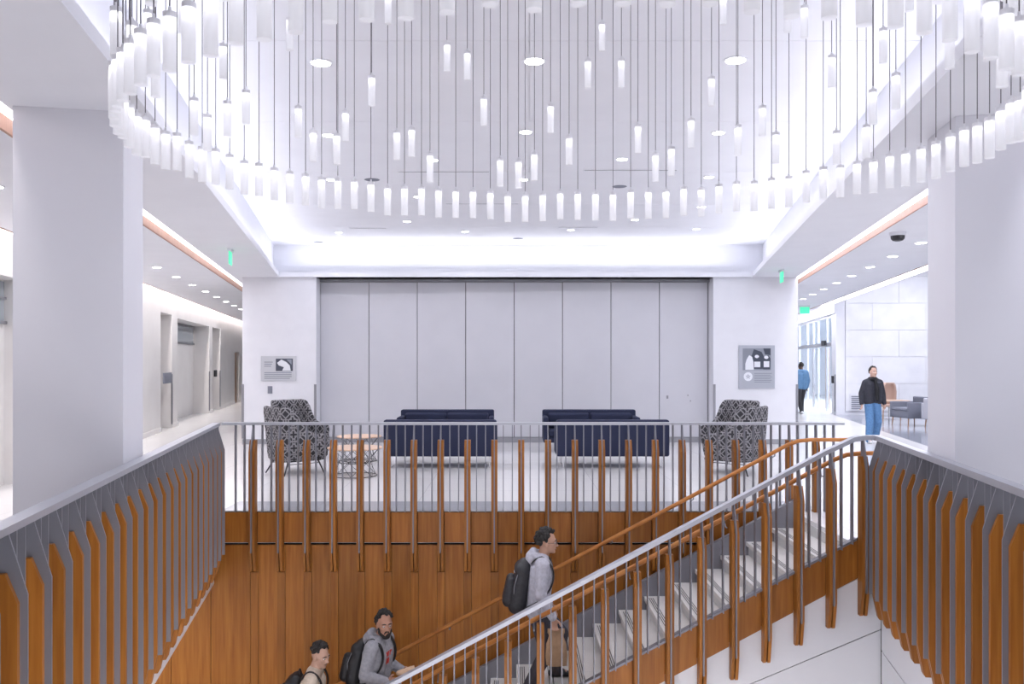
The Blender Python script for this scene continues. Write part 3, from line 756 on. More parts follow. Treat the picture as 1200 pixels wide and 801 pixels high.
ln = mth('MAXIMUM', mth('MAXIMUM', dmd, dm2), mth('MAXIMUM', cr_, oc))
mix = N('ShaderNodeMix', data_type='RGBA'); mix.inputs[6].default_value = (.030, .030, .036, 1); mix.inputs[7].default_value = (.27, .262, .28, 1)
nt.links.new(ln, mix.inputs[0]); nt.links.new(mix.outputs[2], b.inputs['Base Color'])
def uv_box(me, s_=1.0):
    uv = me.uv_layers.new(name='UVMap')
    for p in me.polygons:
        n = p.normal
        for li in p.loop_indices:
            v = me.vertices[me.loops[li].vertex_index].co
            if abs(n.z) > .75: uv.data[li].uv = (v.x, v.y)
            elif abs(n.x) > abs(n.y): uv.data[li].uv = (v.y, v.z)
            else: uv.data[li].uv = (v.x, v.z)
def chair_shell():
    # U-shaped wrap: arm - back - arm; chair faces local -y
    path = []
    R_ = .17; hw_ = .41; dp = .46
    path += [(-hw_, -dp), (-hw_, -dp+.22), (-hw_, .02), (-hw_, .09)]
    for k in range(1, 7):
        a = PI-k*PI/12; path.append((-hw_+R_+R_*math.cos(a), .18+R_*math.sin(a)))
    path += [(-.1, .35), (.1, .35)]
    for k in range(0, 6):
        a = PI/2-k*PI/12; path.append((hw_-R_+R_*math.cos(a), .18+R_*math.sin(a)))
    path += [(hw_, .09), (hw_, .02), (hw_, -dp+.22), (hw_, -dp)]
    n = len(path); V = []; s_ = 0; S = []
    for i, (x, y) in enumerate(path):
        if i: s_ += math.dist(path[i-1], path[i])
        S.append(s_)
        p0 = Vector(path[max(0, i-1)]); p1 = Vector(path[min(n-1, i+1)]); t = (p1-p0).normalized(); nn_ = Vector((-t.y, t.x))
        if y > .1: h = 1.08
        elif y > .05: h = 1.02
        elif y > -.08: h = .70
        else: h = .64
        lean = .0
        taper = lambda z: 0.86+.16*min(1, z/1.0)
        o_ = Vector((x, y)); iin = o_-nn_*.085
        yb = lambda z, yy: yy+(.10*max(0, z-.45) if y > .05 else 0)
        for (q, z) in ((o_, .20), (o_, .5), (o_, h-.03), (o_-nn_*.02, h), (iin+nn_*.02, h), (iin, h-.03), (iin, .5), (iin, .20)):
            V.append((q.x*taper(z), yb(z, q.y), z))
    m = 8
    Fs = [(i*m+k, i*m+(k+1) % m, (i+1)*m+(k+1) % m, (i+1)*m+k) for i in range(n-1) for k in range(m)]
    Fs += [tuple(range(m-1, -1, -1)), tuple(range((n-1)*m, n*m))]
    me = MB().add(V, Fs).mesh('shell', PAT, True)
    uv = me.uv_layers.new(name='UVMap')
    for p in me.polygons:
        for li in p.loop_indices:
            vi = me.loops[li].vertex_index; i = vi//m
            uv.data[li].uv = (S[i], me.vertices[vi].co.z)
    return me
shell_me = chair_shell()
def cushion_me(lo, hi, r=.05):
    bm = bmesh.new(); bmesh.ops.create_cube(bm, size=1)
    for v in bm.verts: v.co = Vector([(a+b_)/2+c*(b_-a) for a, b_, c in zip(lo, hi, v.co)])
    bmesh.ops.bevel(bm, geom=bm.edges[:], offset=r, segments=3, affect='EDGES', profile=.6)
    me = bpy.data.meshes.new('cushion'); bm.to_mesh(me); bm.free(); me.materials.append(PAT)
    for p in me.polygons: p.use_smooth = True
    uv_box(me); return me
seat_me = cushion_me((-.30, -.44, .26), (.30, .26, .46))
def lounge_chair(label, x, y, rz):
    c = thing('lounge_chair', label, 'armchair', (x, y, 0), rz)
    o = link('shell', shell_me, c)
    sm = o.modifiers.new('subdivision', 'SUBSURF'); sm.levels = 1; sm.render_levels = 1
    link('seat', seat_me, c)
    for sx_ in (-1, 1):
        for (y0, y1) in ((-.28, -.36), (.22, .34)):
            MB().tube([(sx_*.24, y0, .24), (sx_*.32, y1, .0)], [.014, .010], 8).build('leg', BLACKM, c)
        MB().tube([(sx_*.26, -.30, .17), (sx_*.26, .25, .17)], .006, 6).build('stretcher', BLACKM, c)
    return c
lounge_chair('lattice patterned lounge chair turned away from the stair, beside the round coffee tables', (345-600)*13.9/F, 13.9, PI-.85)
lounge_chair('lattice patterned lounge chair below the small text plaque, behind its twin', (350-600)*16.0/F, 16.0, .95)
lounge_chair('lattice patterned lounge chair turned away from the stair, on the lobby side', (864-600)*13.9/F, 13.9, PI+.85)
lounge_chair('lattice patterned lounge chair below the tall picture plaque, behind its twin', (857-600)*15.8/F, 15.8, -.95)

def wire_table(label, x, y, r):
    t = thing('coffee_table', label, 'table', (x, y, 0))
    MB().lathe([(r-.01, .43), (r, .437), (r, .448), (r-.006, .452)], 32).build('table_top', TAN, t)
    n = 6
    for k in range(n):
        a0 = 2*PI*k/n; a1 = a0+2*PI/n*1.5
        p = [(r*.86*math.cos(a0), r*.86*math.sin(a0), .43), (r*.62*math.cos((a0+a1)/2), r*.62*math.sin((a0+a1)/2), .22), (r*.8*math.cos(a1), r*.8*math.sin(a1), .012)]
        MB().tube(p, .0038, 5).build('wire_leg', BLACKM, t)
        a1 = a0-2*PI/n*1.5
        p = [(r*.86*math.cos(a0), r*.86*math.sin(a0), .43), (r*.62*math.cos((a0+a1)/2), r*.62*math.sin((a0+a1)/2), .22), (r*.8*math.cos(a1), r*.8*math.sin(a1), .012)]
        MB().tube(p, .0038, 5).build('wire_leg', BLACKM, t)
    for (rr_, z) in ((r*.8, .01), (r*.62, .22)):
        MB().tube([(rr_*math.cos(2*PI*k/24), rr_*math.sin(2*PI*k/24), z) for k in range(25)], .006, 5, False).build('wire_ring', BLACKM, t)
wire_table('round pale wood coffee table on a wire base beside the front navy sofa', (416-600)*13.55/F, 13.55, .43)
wire_table('round pale wood coffee table on a wire base, the one farther from the balcony', (421-600)*15.6/F, 15.6, .40)

# lobby chairs by the marble wall
def lobby_chair(label, x, y, rz, m, s=1.0):
    c = thing('lobby_armchair', label, 'armchair', (x, y, 0), rz)
    rbox('base', (-.39, -.36, .22), (.39, .36, .42), m, c, .03)
    rbox('backrest', (-.40, .28, .22), (.40, .42, .80), m, c, .03)
    rbox('armrest', (-.47, -.38, .22), (-.39, .42, .66), m, c, .025); rbox('armrest', (.39, -.38, .22), (.47, .42, .66), m, c, .025)
    rbox('seat_cushion', (-.385, -.37, .42), (.385, .27, .50), m, c, .03)
    for a in (-1, 1):
        for e in (-1, 1): MB().tube([(a*.38, e*.32, .23), (a*.40, e*.34, 0)], [.022, .014], 8).build('leg', DOORW, c)
    return c
p = px(1066, 498, 24.2)
lobby_chair('grey upholstered armchair with wooden legs in the entrance lobby', p.x+.05, 24.2, -1.45, GREYF)
p = px(1090, 500, 23.6)
lobby_chair('pale upholstered armchair beside the grey one in the entrance lobby', p.x+.25, 23.2, PI/2+.3, mat('pale_fabric', (.6, .6, .66), .8))
# tan round-backed chair behind the woman
TANF = mat('tan_leather', (.55, .38, .31), .6)
p = px(1042, 488, 27.0)
c = thing('shell_chair', 'tan round backed shell chair by the marble wall', 'chair', (p.x, 27.0, 0), .5)
mb = MB(); V = []
for i in range(9):
    a = PI*(-.05+i*1.1/8)
    for z, r in ((.42, .26), (.62, .30), (.85, .31), (1.05, .27), (1.13, .2)):
        V.append((r*math.cos(a), r*math.sin(a)*.8, z))
Fs = [(i*5+k, i*5+k+1, i*5+5+k+1, i*5+5+k) for i in range(8) for k in range(4)]
bk = mb.add(V, Fs).build('backrest', TANF, c, smooth=True)
sd = bk.modifiers.new('solid', 'SOLIDIFY'); sd.thickness = .035
rbox('seat', (-.30, -.34, .38), (.30, .24, .46), TANF, c, .03)
MB().lathe([(.03, .06), (.03, .40)], 10).build('stem', CHROME, c); MB().lathe([(.26, 0), (.26, .015), (.04, .06)], 20).build('foot', CHROME, c)
p = px(1051, 480, 26)
c = thing('side_table', 'low pale wood side table behind the grey armchair', 'table', (p.x-.15, 26.0, 0))
rbox('table_top', (-.42, -.3, .58), (.42, .3, .63), TAN, c, .01, 2)
for a in (-1, 1):
    for e in (-1, 1): MB().tube([(a*.36, e*.25, .58), (a*.38, e*.26, 0)], .018, 8).build('leg', DOORW, c)

# ------------------------------------------------------------------ people
def ico(mb, c, r, R=None, n=2):
    bm = bmesh.new(); bmesh.ops.create_icosphere(bm, subdivisions=n, radius=1)
    c = Vector(c); r = r if hasattr(r, '__len__') else (r, r, r)
    V = [Vector((v.co.x*r[0], v.co.y*r[1], v.co.z*r[2])) for v in bm.verts]
    if R is not None: V = [R @ v for v in V]
    mb.add([c+v for v in V], [[l.vert.index for l in f.loops] for f in bm.faces]); bm.free()
def caps(mb, a, b, ra, rb=None, n=12):
    a, b = Vector(a), Vector(b); rb = ra if rb is None else rb
    t = b-a
    if t.length < 1e-5: ico(mb, a, ra); return
    t.normalize(); ref = Vector((0, 0, 1)) if abs(t.z) < .9 else Vector((1, 0, 0))
    u = t.cross(ref).normalized(); v = t.cross(u)
    V = []; prof = []
    for k in range(1, 5): th = PI/2*k/4; prof.append((a-t*ra*math.cos(th), ra*math.sin(th)))
    for k in range(0, 4): th = PI/2*k/4; prof.append((b+t*rb*math.sin(th), rb*math.cos(th)))
    for p, r in prof: V += [p+(u*math.cos(2*PI*k/n)+v*math.sin(2*PI*k/n))*r for k in range(n)]
    m = len(prof)
    Fs = [(i*n+k, i*n+(k+1) % n, (i+1)*n+(k+1) % n, (i+1)*n+k) for i in range(m-1) for k in range(n)]
    V += [a-t*ra, b+t*rb]
    Fs += [(m*n, (k+1) % n, k) for k in range(n)]+[(m*n+1, (m-1)*n+k, (m-1)*n+(k+1) % n) for k in range(n)]
    mb.add(V, Fs)
def chain(mb, pts, rs):
    for i in range(len(pts)-1): caps(mb, pts[i], pts[i+1], rs[i], rs[i+1])
def fuse(mb, name, m, parent, vox=.010, smooth=2, loc=None, rot=None):
    me0 = mb.mesh(name+'_raw', m)
    t = bpy.data.objects.new('tmp', me0); C.objects.link(t)
    r = t.modifiers.new('r', 'REMESH'); r.mode = 'VOXEL'; r.voxel_size = vox; r.use_smooth_shade = True
    if smooth: q = t.modifiers.new('s', 'SMOOTH'); q.iterations = smooth; q.factor = .5
    dg = bpy.context.evaluated_depsgraph_get(); dg.update()
    me = bpy.data.meshes.new_from_object(t.evaluated_get(dg)); me.name = name
    bpy.data.objects.remove(t); bpy.data.meshes.remove(me0)
    me.materials.clear(); me.materials.append(m)
    for p in me.polygons: p.use_smooth = True; p.material_index = 0
    return link(name, me, parent, loc, rot)
def cloth(name, c, var=.12, rough=.85):
    return noisy(mat(name, c, rough), 30, tuple(k*(1-var) for k in c), tuple(min(1, k*(1+var)) for k in c), bump=.15)
EYEW = mat('eye_white', (.75, .73, .72), .3); EYED = mat('eye_dark', (.02, .015, .012), .25)

def hand(mb, wrist, d, side, curl=.5):
    """palm and five fingers; d = finger direction, side = direction towards the thumb"""
    d = Vector(d).normalized(); s_ = Vector(side); s_ = (s_-d*s_.dot(d)).normalized(); n = d.cross(s_)
    w_ = Vector(wrist)
    for k in (-.026, -.009, .009, .026): caps(mb, w_+d*.01+s_*k*.8, w_+d*.088+s_*k, .014, .0125)
    for k, ln_ in ((.028, .068), (.0095, .077), (-.0095, .071), (-.028, .056)):
        p0 = w_+d*.088+s_*k
        d1 = (d*math.cos(curl)+n*math.sin(curl)); d2 = (d*math.cos(curl*2.2)+n*math.sin(curl*2.2))
        p1 = p0+d1*ln_*.5; p2 = p1+d2*ln_*.5
        chain(mb, [p0, p1, p2], [.0105, .0095, .0085])
    p0 = w_+d*.03+s_*.028; p1 = p0+(d*.6+s_*.7+n*.3).normalized()*.042; p2 = p1+(d*.9+s_*.15+n*.5).normalized()*.035
    chain(mb, [p0, p1, p2], [.014, .012, .010])

def make_person(label, loc, rz, P):
    """local frame: faces +x, y to its left, z up"""
    o = thing('person', label, 'person', loc, rz)
    skin = mat('skin_'+P['id'], P['skin'], .5)
    lean = P.get('lean', 0); sc_ = P.get('s', 1)
    def T(p):                        # lean the upper body forward about the hips
        p = Vector(p)
        if p.z > .92: p = Vector((p.x+math.sin(lean)*(p.z-.92), p.y, .92+math.cos(lean)*(p.z-.92)))
        return p
    sh = {s: T((0, s*P.get('shw', .185), 1.425-P.get('shd', 0))) for s in (-1, 1)}
    hip = {s: Vector((0, s*.09, .91)) for s in (-1, 1)}
    arms = P['arms']; legs = P['legs']
    HC = T((.035, 0, 1.63))+Vector(P.get('head_off', (0, 0, 0)))
    HR = Euler((0, P.get('pitch', 0), P.get('yaw', 0)), 'XYZ').to_matrix()
    H = lambda q: HC+HR @ Vector(q)
    # ---- the continuous body
    b_ = MB()
    ico(b_, H((-.012, 0, .028)), (.098, .076, .103), HR, 3)
    ico(b_, H((.028, 0, -.045)), (.064, .057, .068), HR, 3)
    ico(b_, H((.070, 0, -.092)), (.024, .026, .022), HR)
    ico(b_, H((.062, 0, -.02)), (.035, .052, .06), HR)
    caps(b_, H((.088, 0, .012)), H((.108, 0, -.026)), .010, .0145)
    ico(b_, H((.098, .012, -.03)), .009); ico(b_, H((.098, -.012, -.03)), .009)
    caps(b_, H((.078, -.036, .028)), H((.078, .036, .028)), .016)
    for s in (-1, 1):
        ico(b_, H((-.004, s*.079, -.008)), (.022, .010, .034), HR)
        ico(b_, H((.06, s*.042, -.018)), (.025, .02, .022), HR)
    caps(b_, H((-.02, 0, -.06)), T((-.005, 0, 1.44)), .056, .066)
    for s in (-1, 1):
        chain(b_, [T((0, 0, 1.45)), sh[s]], [.07, .055])
        chain(b_, [T((0, s*.085, 1.32)), T((0, s*.07, 1.1)), (0, s*.075, .93)], [.095, .085, .095])
        e, w_ = Vector(arms[s][0]), Vector(arms[s][1])
        chain(b_, [sh[s], e, w_], [.048, .038, .027])
        hd = arms[s][2] if len(arms[s]) > 2 else (w_-e)
        sd_ = arms[s][3] if len(arms[s]) > 3 else (1, 0, 0)
        hand(b_, w_, hd, sd_, arms[s][4] if len(arms[s]) > 4 else .5)
        k_, a_ = Vector(legs[s][0]), Vector(legs[s][1])
        chain(b_, [hip[s], k_, a_, a_+Vector((.10, 0, -.04))], [.075, .052, .036, .032])
    fuse(b_, 'body', skin, o, .0075, 2)
    # ---- face details
    for s in (-1, 1):
        m_ = MB(); ico(m_, H((.0815, s*.032, .008)), .0115); ey = m_.build('eye', EYEW, o, smooth=True)
        m_ = MB(); ico(m_, H((.0895, s*.032, .008)), .0062); m_.build('iris', EYED, ey, smooth=True)
        m_ = MB(); chain(m_, [H((.094, s*.016, .031)), H((.094, s*.034, .036)), H((.082, s*.053, .029))], [.0045, .005, .003]); m_.build('eyebrow', P['hairm'], o, smooth=True)
    m_ = MB(); chain(m_, [H((.086, -.02, -.062)), H((.0945, 0, -.060)), H((.086, .02, -.062))], [.0045, .0075, .0045])
    m_.build('lips', mat('lips_'+P['id'], tuple(c*.72 for c in P['skin']), .45), o, smooth=True)
    # ---- hair
    rnd = random.Random(P.get('seed', 3)); m_ = MB()
    ico(m_, H((-.030, 0, .052)), (.087, .076, .089), HR, 3)
    for k in range(P.get('curls', 230)):
        th = rnd.uniform(0, 2*PI); z = rnd.uniform(P.get('hz', -.35), 1)
        r_ = math.sqrt(max(0, 1-z*z)); dx, dy = r_*math.cos(th), r_*math.sin(th)
        if (dx > .12 and z < .30) or (dx > .38 and z < .74): continue
        if dx > -.3 and z < -.05: continue
        f_ = P.get('fade', 1) if z < .35 else 1
        q_ = 1+rnd.uniform(-.02, .13)*(P.get('curl', .02)/.02)
        ico(m_, H((-.014+dx*.099*q_, dy*.078*f_*q_, .035+z*.103*q_)), rnd.uniform(.45, 1.0)*P.get('curl', .02), None, 1)
    fuse(m_, 'hair', P['hairm'], o, .005, 0)
    if P.get('beard'):
        m_ = MB()
        chain(m_, [H((.0, -.066, -.03)), H((.025, -.062, -.075)), H((.075, -.02, -.112)), H((.08, 0, -.115)), H((.075, .02, -.112)), H((.025, .062, -.075)), H((.0, .066, -.03))], [.010, .016, .02, .021, .02, .016, .010])
        chain(m_, [H((.084, -.026, -.072)), H((.094, -.012, -.046)), H((.096, .012, -.046)), H((.084, .026, -.072)), H((.086, 0, -.09))], [.007, .0075, .0075, .007, .012])
        fuse(m_, 'beard', P['hairm'], o, .006, 1)
    if P.get('glasses'):
        m_ = MB()
        for s in (-1, 1):
            m_.tube([H((.102, s*.034+.022*math.cos(t*PI/6), .006+.018*math.sin(t*PI/6))) for t in range(13)], .0022, 5, False)
            m_.tube([H((.100, s*.057, .01)), H((.0, s*.084, .008))], .002, 5)
        m_.tube([H((.103, -.012, .01)), H((.103, .012, .01))], .002, 5)
        m_.build('glasses', BLACKM, o)
    # ---- top
    tm = P['top']; m_ = MB(); ease = P.get('ease', 1.0)
    hem = P.get('hem', .87)
    for s in (-1, 1):
        chain(m_, [T((-.008, 0, 1.455)), sh[s]+Vector((0, 0, -.005))], [.082, .076*ease])
        chain(m_, [T((.0, s*.085, 1.33)), T((0, s*.085, 1.12)), (0, s*.085, hem+.06)], [.125*ease, .120*ease, .118*ease])
        e, w_ = Vector(arms[s][0]), Vector(arms[s][1])
        if P.get('short'):
            chain(m_, [sh[s], sh[s].lerp(e, .62)], [.072*ease, .066*ease])
        else:
            w2 = e.lerp(w_, .94)
            chain(m_, [sh[s], e, w2], [.074*ease, .062*ease, .046*ease])
            chain(m_, [e.lerp(w_, .86), w2], [.050*ease, .040*ease])
    if P.get('hood'):
        for t in range(9):
            a0 = PI*(.10+.8*t/8)+PI/2-PI*.0; a1 = PI*(.10+.8*(t+1)/8)+PI/2
            if t < 8: caps(m_, T((-.02+.10*math.cos(a0), .105*math.sin(a0), 1.50-.0*t)), T((-.02+.10*math.cos(a1), .105*math.sin(a1), 1.50)), .040)
        ico(m_, T((-.115, 0, 1.465)), (.07, .11, .085)); ico(m_, T((-.10, 0, 1.53)), (.05, .09, .05))
        for s in (-1, 1): caps(m_, T((.02, s*.085, 1.48)), T((.075, s*.035, 1.40)), .030, .022)
    if P.get('collar'):
        for t in range(8):
            a0 = 2*PI*t/8; a1 = 2*PI*(t+1)/8
            caps(m_, T((.0+.07*math.cos(a0), .078*math.sin(a0), 1.50)), T((.07*math.cos(a1), .078*math.sin(a1), 1.50)), .026)
    jk = fuse(m_, P['topname'], tm, o, .010, 3)
    if P.get('print'):
        pm = mat('red_print', (.62, .06, .05), .7)
        for (y0, y1, z0, z1) in ((-.13, -.06, 1.30, 1.345), (-.04, .04, 1.30, 1.345), (.06, .12, 1.30, 1.345), (-.10, -.02, 1.22, 1.27), (.02, .10, 1.22, 1.27)):
            mm = MB()
            for q in range(3):
                yy = y0+(y1-y0)*q/2
                caps(mm, T((.117-.45*yy*yy, yy, z0)), T((.119-.45*yy*yy, yy, z1)), .0075)
            mm.build('print', pm, jk)
    # ---- trousers and shoes
    m_ = MB()
    for s in (-1, 1):
        k_, a_ = Vector(legs[s][0]), Vector(legs[s][1])
        chain(m_, [(0, s*.075, 1.0), (0, s*.078, .92)], [.105, .115])
        fl_ = P.get('flare', 1.0)
        chain(m_, [Vector((0, s*.085, .90)), k_, a_+Vector((0, 0, -.01))], [.105, .078*fl_, .060*fl_])
    fuse(m_, 'trousers', P['legm'], o, .010, 3)
    for s in (-1, 1):
        a_ = Vector(legs[s][1]); mm = MB()
        caps(mm, a_+Vector((-.045, 0, -.045)), a_+Vector((.15, 0, -.055)), .040, .032)
        caps(mm, a_+Vector((.0, 0, -.005)), a_+Vector((.09, 0, -.04)), .045, .036)
        mm.v = [(x, y, max(z, a_.z-.085)) for x, y, z in mm.v]
        fuse(mm, 'shoe', P['shoem'], o, .010, 1)
    o.scale = (sc_, sc_, sc_)
    return o, T, H
def R3(c): return mat('hair_%d' % int(c*1000), (c, c*.8, c*.72), .7)
HAIR = R3(.012)

# first man, grey hoodie, climbing in profile
M1 = dict(id='a', skin=(.52, .30, .21), hairm=HAIR, seed=5, curls=330, curl=.030, hz=-.5, lean=.10, pitch=.05, yaw=-.08,
    arms={-1: ((.03, -.235, 1.13), (.16, -.22, .885), (.12, 0, -1), (1, .2, 0), .75), 1: ((.02, .235, 1.14), (.14, .24, .90))},
    legs={-1: ((.10, -.09, .50), (-.12, -.10, .085)), 1: ((.26, .09, .63), (.20, .10, .245))},
    top=cloth('grey_hoodie', (.50, .50, .57)), topname='hoodie', hood=True, ease=1.06, glasses=True,
    legm=cloth('charcoal_trousers', (.055, .052, .065)), shoem=mat('dark_shoes', (.03, .03, .035), .6), flare=1.05)
L1 = (.27, 9.2, -1.76)
p1, T1, H1 = make_person('man in a grey hoodie with dark backpack climbing the stair in profile', L1, 0, M1)
M2 = dict(id='b', skin=(.42, .22, .15), hairm=HAIR, seed=9, curls=300, curl=.023, hz=-.45, lean=.12, pitch=.08, yaw=-.80, beard=True,
    arms={-1: ((.02, -.25, 1.15), (.25, -.20, 1.10), (1, .1, .15), (0, .3, 1), .55), 1: ((.02, .24, 1.15), (.27, .14, 1.10), (1, -.1, .1), (0, -.3, 1), .55)},
    legs={-1: ((.12, -.09, .48), (-.12, -.10, -.015)), 1: ((.26, .09, .58), (.20, .10, .145))},
    top=cloth('heather_hoodie', (.30, .30, .33)), topname='hoodie', hood=True, ease=1.06, print=True,
    legm=cloth('black_trousers', (.03, .03, .035)), shoem=mat('dark_shoes', (.03, .03, .035), .6))
L2 = (-1.47, 9.2, -2.62)
p2, T2, H2 = make_person('bearded man in a grey hoodie with red print carrying a wrapped packet', L2, -.32, M2)
M3 = dict(id='c', skin=(.52, .32, .24), hairm=HAIR, seed=12, curls=230, curl=.021, hz=.05, fade=.92, lean=.14, pitch=.22, yaw=-.50,
    arms={-1: ((.0, -.25, 1.14), (.18, -.23, 1.02)), 1: ((.02, .24, 1.15), (.2, .2, 1.0))},
    legs={-1: ((.12, -.09, .48), (-.12, -.10, -.005)), 1: ((.26, .09, .58), (.20, .10, .155))},
    top=cloth('beige_tshirt', (.56, .47, .38)), topname='tshirt', short=True, ease=1.0,
    legm=cloth('blue_trousers', (.04, .05, .08)), shoem=mat('dark_shoes', (.03, .03, .035), .6))
L3 = (-2.17, 9.15, -2.95)
p3, T3, H3 = make_person('man with short dark hair in a beige shirt at the foot of the group', L3, 0, M3)
M4 = dict(id='d', skin=(.60, .38, .30), hairm=R3(.03), seed=2, curls=260, curl=.016, hz=-.6, lean=.0, pitch=.0, yaw=.12, s=.955, collar=True, shw=.165, shd=.035,
    arms={-1: ((-.02, -.25, 1.14), (.04, -.27, .90)), 1: ((-.04, .25, 1.14), (.0, .27, .90))},
    legs={-1: ((.12, -.11, .50), (.10, -.13, .085)), 1: ((.02, .11, .49), (-.14, .13, .12))},
    top=cloth('dark_jacket', (.035, .036, .05)), topname='jacket', ease=1.06, hem=.90,
    legm=cloth('blue_jeans', (.10, .22, .42)), shoem=mat('white_shoes', (.75, .75, .78), .6), flare=1.2)
p4, T4, H4 = make_person('woman in a dark jacket and blue jeans walking through the lobby corridor', (7.95, 19.0, 0), -PI/2, M4)
sm_ = MB()
for t in range(10):
    a0 = 2*PI*t/10; a1 = 2*PI*(t+1)/10
    caps(sm_, (.01+.085*math.cos(a0), .085*math.sin(a0), 1.475), (.01+.085*math.cos(a1), .085*math.sin(a1), 1.475), .032)
chain(sm_, [(.10, .03, 1.44), (.155, .045, 1.25), (.15, .05, 1.0)], [.035, .045, .04])
fuse(sm_, 'scarf', cloth('black_scarf', (.014, .014, .017)), p4, .010, 2)
M5 = dict(id='e', skin=(.10, .06, .045), hairm=HAIR, seed=4, curls=140, curl=.015, hz=-.4,
    arms={-1: ((-.02, -.25, 1.14), (.05, -.25, .90)), 1: ((.0, .25, 1.14), (.06, .25, .90))},
    legs={-1: ((.12, -.085, .50), (.12, -.09, .085)), 1: ((.0, .085, .49), (-.16, .09, .12))},
    top=cloth('blue_shirt', (.10, .21, .36)), topname='shirt', ease=1.05, hem=.86,
    legm=cloth('black_trousers', (.03, .03, .035)), shoem=mat('white_shoes', (.75, .75, .78), .6))
make_person('person in a blue shirt and black trousers beside the glass entrance', ((939-600)*29.4/F, 29.4, 0), PI/2+.2, M5)

# ------------------------------------------------------------------ things the people carry
def backpack(label, L, T, m, rz, dims=(.24, .31, .50), zc=1.18, droop=0., logo=False):
    o = thing('backpack', label, 'backpack', L, rz)
    D_, W_, H_ = dims; x1 = -.115
    mb = MB()
    for s in (-1, 1):
        chain(mb, [T((x1-.07, s*(W_/2-.09), zc+H_/2-.10)), T((x1-.10, s*(W_/2-.09), zc)), T((x1-.11, s*(W_/2-.09), zc-H_/2+.09))], [.075, .095, .10])
    for zz_ in (zc+H_/2-.10, zc, zc-H_/2+.09): caps(mb, T((x1-.09, -(W_/2-.09), zz_)), T((x1-.09, W_/2-.09, zz_)), .085)
    caps(mb, T((x1-.07, -.05, zc+H_/2-.06)), T((x1-.07, .05, zc+H_/2-.06)), .07)
    fuse(mb, 'main_pack', m, o, .010, 3)
    mb = MB()
    for s in (-1, 1): chain(mb, [T((x1-.195, s*.075, zc+.06)), T((x1-.205, s*.075, zc-.14))], [.055, .07])
    caps(mb, T((x1-.2, -.07, zc-.04)), T((x1-.2, .07, zc-.04)), .06)
    fuse(mb, 'front_pocket', m, o, .010, 2)
    mb = MB(); mb.tube([T((x1-.03, -.03, zc+H_/2)), T((x1-.05, -.02, zc+H_/2+.045)), T((x1-.05, .02, zc+H_/2+.045)), T((x1-.03, .03, zc+H_/2))], .008, 6)
    mb.build('haul_loop', m, o, smooth=True)
    for s in (-1, 1):
        mb = MB()
        P_ = [T((x1-.01, s*.10, zc+H_/2-.04)), T((-.06, s*.125, 1.515)), T((.03, s*.135, 1.505)), T((.115, s*.14, 1.40)), T((.142, s*.15, 1.28)), T((.10, s*.185, 1.14)), T((-.04, s*.205, 1.03)), T((x1-.04, s*.15, zc-H_/2+.07))]
        V = []
        for i, p in enumerate(P_):
            p = Vector(p); wv = Vector((0, .028, 0)); a_ = (P_[min(i+1, 7)]-P_[max(i-1, 0)]).normalized(); nn_ = a_.cross(Vector((0, 1, 0))).normalized()*.009
            V += [p-wv-nn_, p+wv-nn_, p+wv+nn_, p-wv+nn_]
        Fs = [(i*4+k, i*4+(k+1) % 4, i*4+4+(k+1) % 4, i*4+4+k) for i in range(7) for k in range(4)]+[(3, 2, 1, 0), (28, 29, 30, 31)]
        q = mb.add(V, Fs).build('strap', m, o, smooth=True)
        q.modifiers.new('subdivision', 'SUBSURF').levels = 1
    # zips and a small pale patch
    mb = MB(); mb.tube([T((x1-.15, -(W_/2-.02), zc-.12)), T((x1-.16, -(W_/2-.005), zc+.02)), T((x1-.13, -(W_/2-.04), zc+.17))], .004, 5); mb.build('zip', GREYM, o)
    if logo:
        for (yy, z_, r_) in ((-.055, zc+.165, .018), (-.03, zc+.16, .014)):
            mb = MB(); ico(mb, T((x1-.165, yy, z_)), (.012, r_*1.2, r_), None, 2); mb.build('patch', mat('pale_patch', (.75, .75, .78), .5), o)
    return o
PACK = cloth('charcoal_nylon', (.030, .030, .035), .2, .5); PACKB = cloth('black_nylon', (.012, .012, .015), .2, .5)
backpack('charcoal backpack on the back of the man climbing in profile', L1, T1, PACK, 0, (.26, .32, .56), 1.17, logo=True)
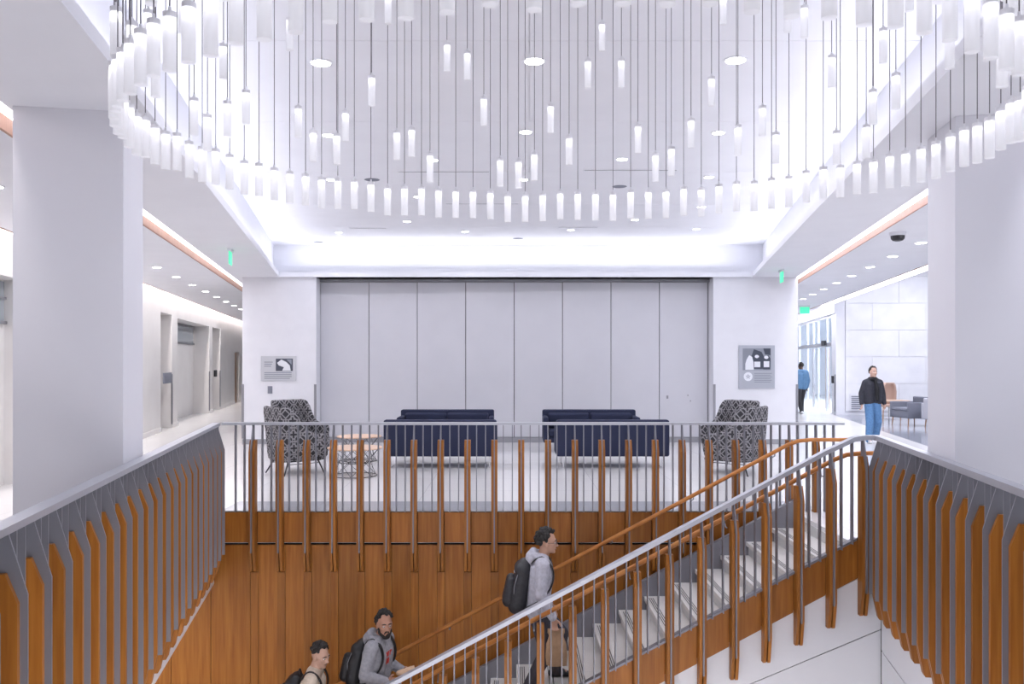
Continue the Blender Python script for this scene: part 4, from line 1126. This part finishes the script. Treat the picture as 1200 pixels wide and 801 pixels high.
backpack('black backpack worn by the bearded man', L2, T2, PACKB, -.32, (.24, .31, .50), 1.20)
backpack('black backpack worn by the man in the beige shirt', L3, T3, PACKB, 0, (.24, .31, .48), 1.20)
# paper bag carried low by the first man
KRAFT = noisy(mat('kraft_paper', (.42, .27, .16), .8), 14, (.38, .24, .14), (.46, .30, .185), bump=.3)
pb = thing('paper_bag', 'crumpled brown paper bag carried by the man climbing in profile', 'bag', (L1[0]+.19, L1[1]-.215, L1[2]+.40))
mb = MB(); V = []
lv = [(0, .105, .06), (.10, .115, .065), (.22, .105, .055), (.30, .075, .03), (.34, .085, .02)]
rn = random.Random(4)
for z, a_, b2 in lv:
    for k in range(12):
        t = 2*PI*k/12; c_, s_ = math.cos(t), math.sin(t)
        q = 1/max(abs(c_)**.7+0*s_, abs(s_)**.7, .01)
        V.append((a_*c_*min(q, 1.25)+rn.uniform(-.006, .006), b2*s_*min(q, 1.25)+rn.uniform(-.006, .006), z+rn.uniform(-.004, .004)))
Fs = [(i*12+k, i*12+(k+1) % 12, i*12+12+(k+1) % 12, i*12+12+k) for i in range(4) for k in range(12)]+[tuple(range(11, -1, -1)), tuple(range(48, 60))]
mb.add(V, Fs).build('bag_body', KRAFT, pb)
MB().hexa((-.09, -.012, .325), (.09, .012, .375)).build('folded_top', KRAFT, pb, bevel=.006)
# wrapped packet in the second man's hands
PKT = noisy(mat('wax_paper', (.66, .46, .31), .7), 10, (.60, .40, .26), (.72, .52, .37), bump=.3)
pk = thing('wrapped_packet', 'tan paper wrapped food packet in the hands of the bearded man', 'packet', (L2[0]+.36, L2[1]-.15, L2[2]+1.135))
mb = MB(); ico(mb, (0, 0, .02), (.095, .075, .035)); ico(mb, (.03, .01, .035), (.06, .06, .03)); ico(mb, (-.05, -.02, .02), (.06, .05, .03))
fuse(mb, 'packet', PKT, pk, .008, 1)
mb = MB().hexa((.0, -.05, .045), (.10, .05, .052)); mb.build('paper_flap', PKT, pk, rot=(0, -.2, .2))
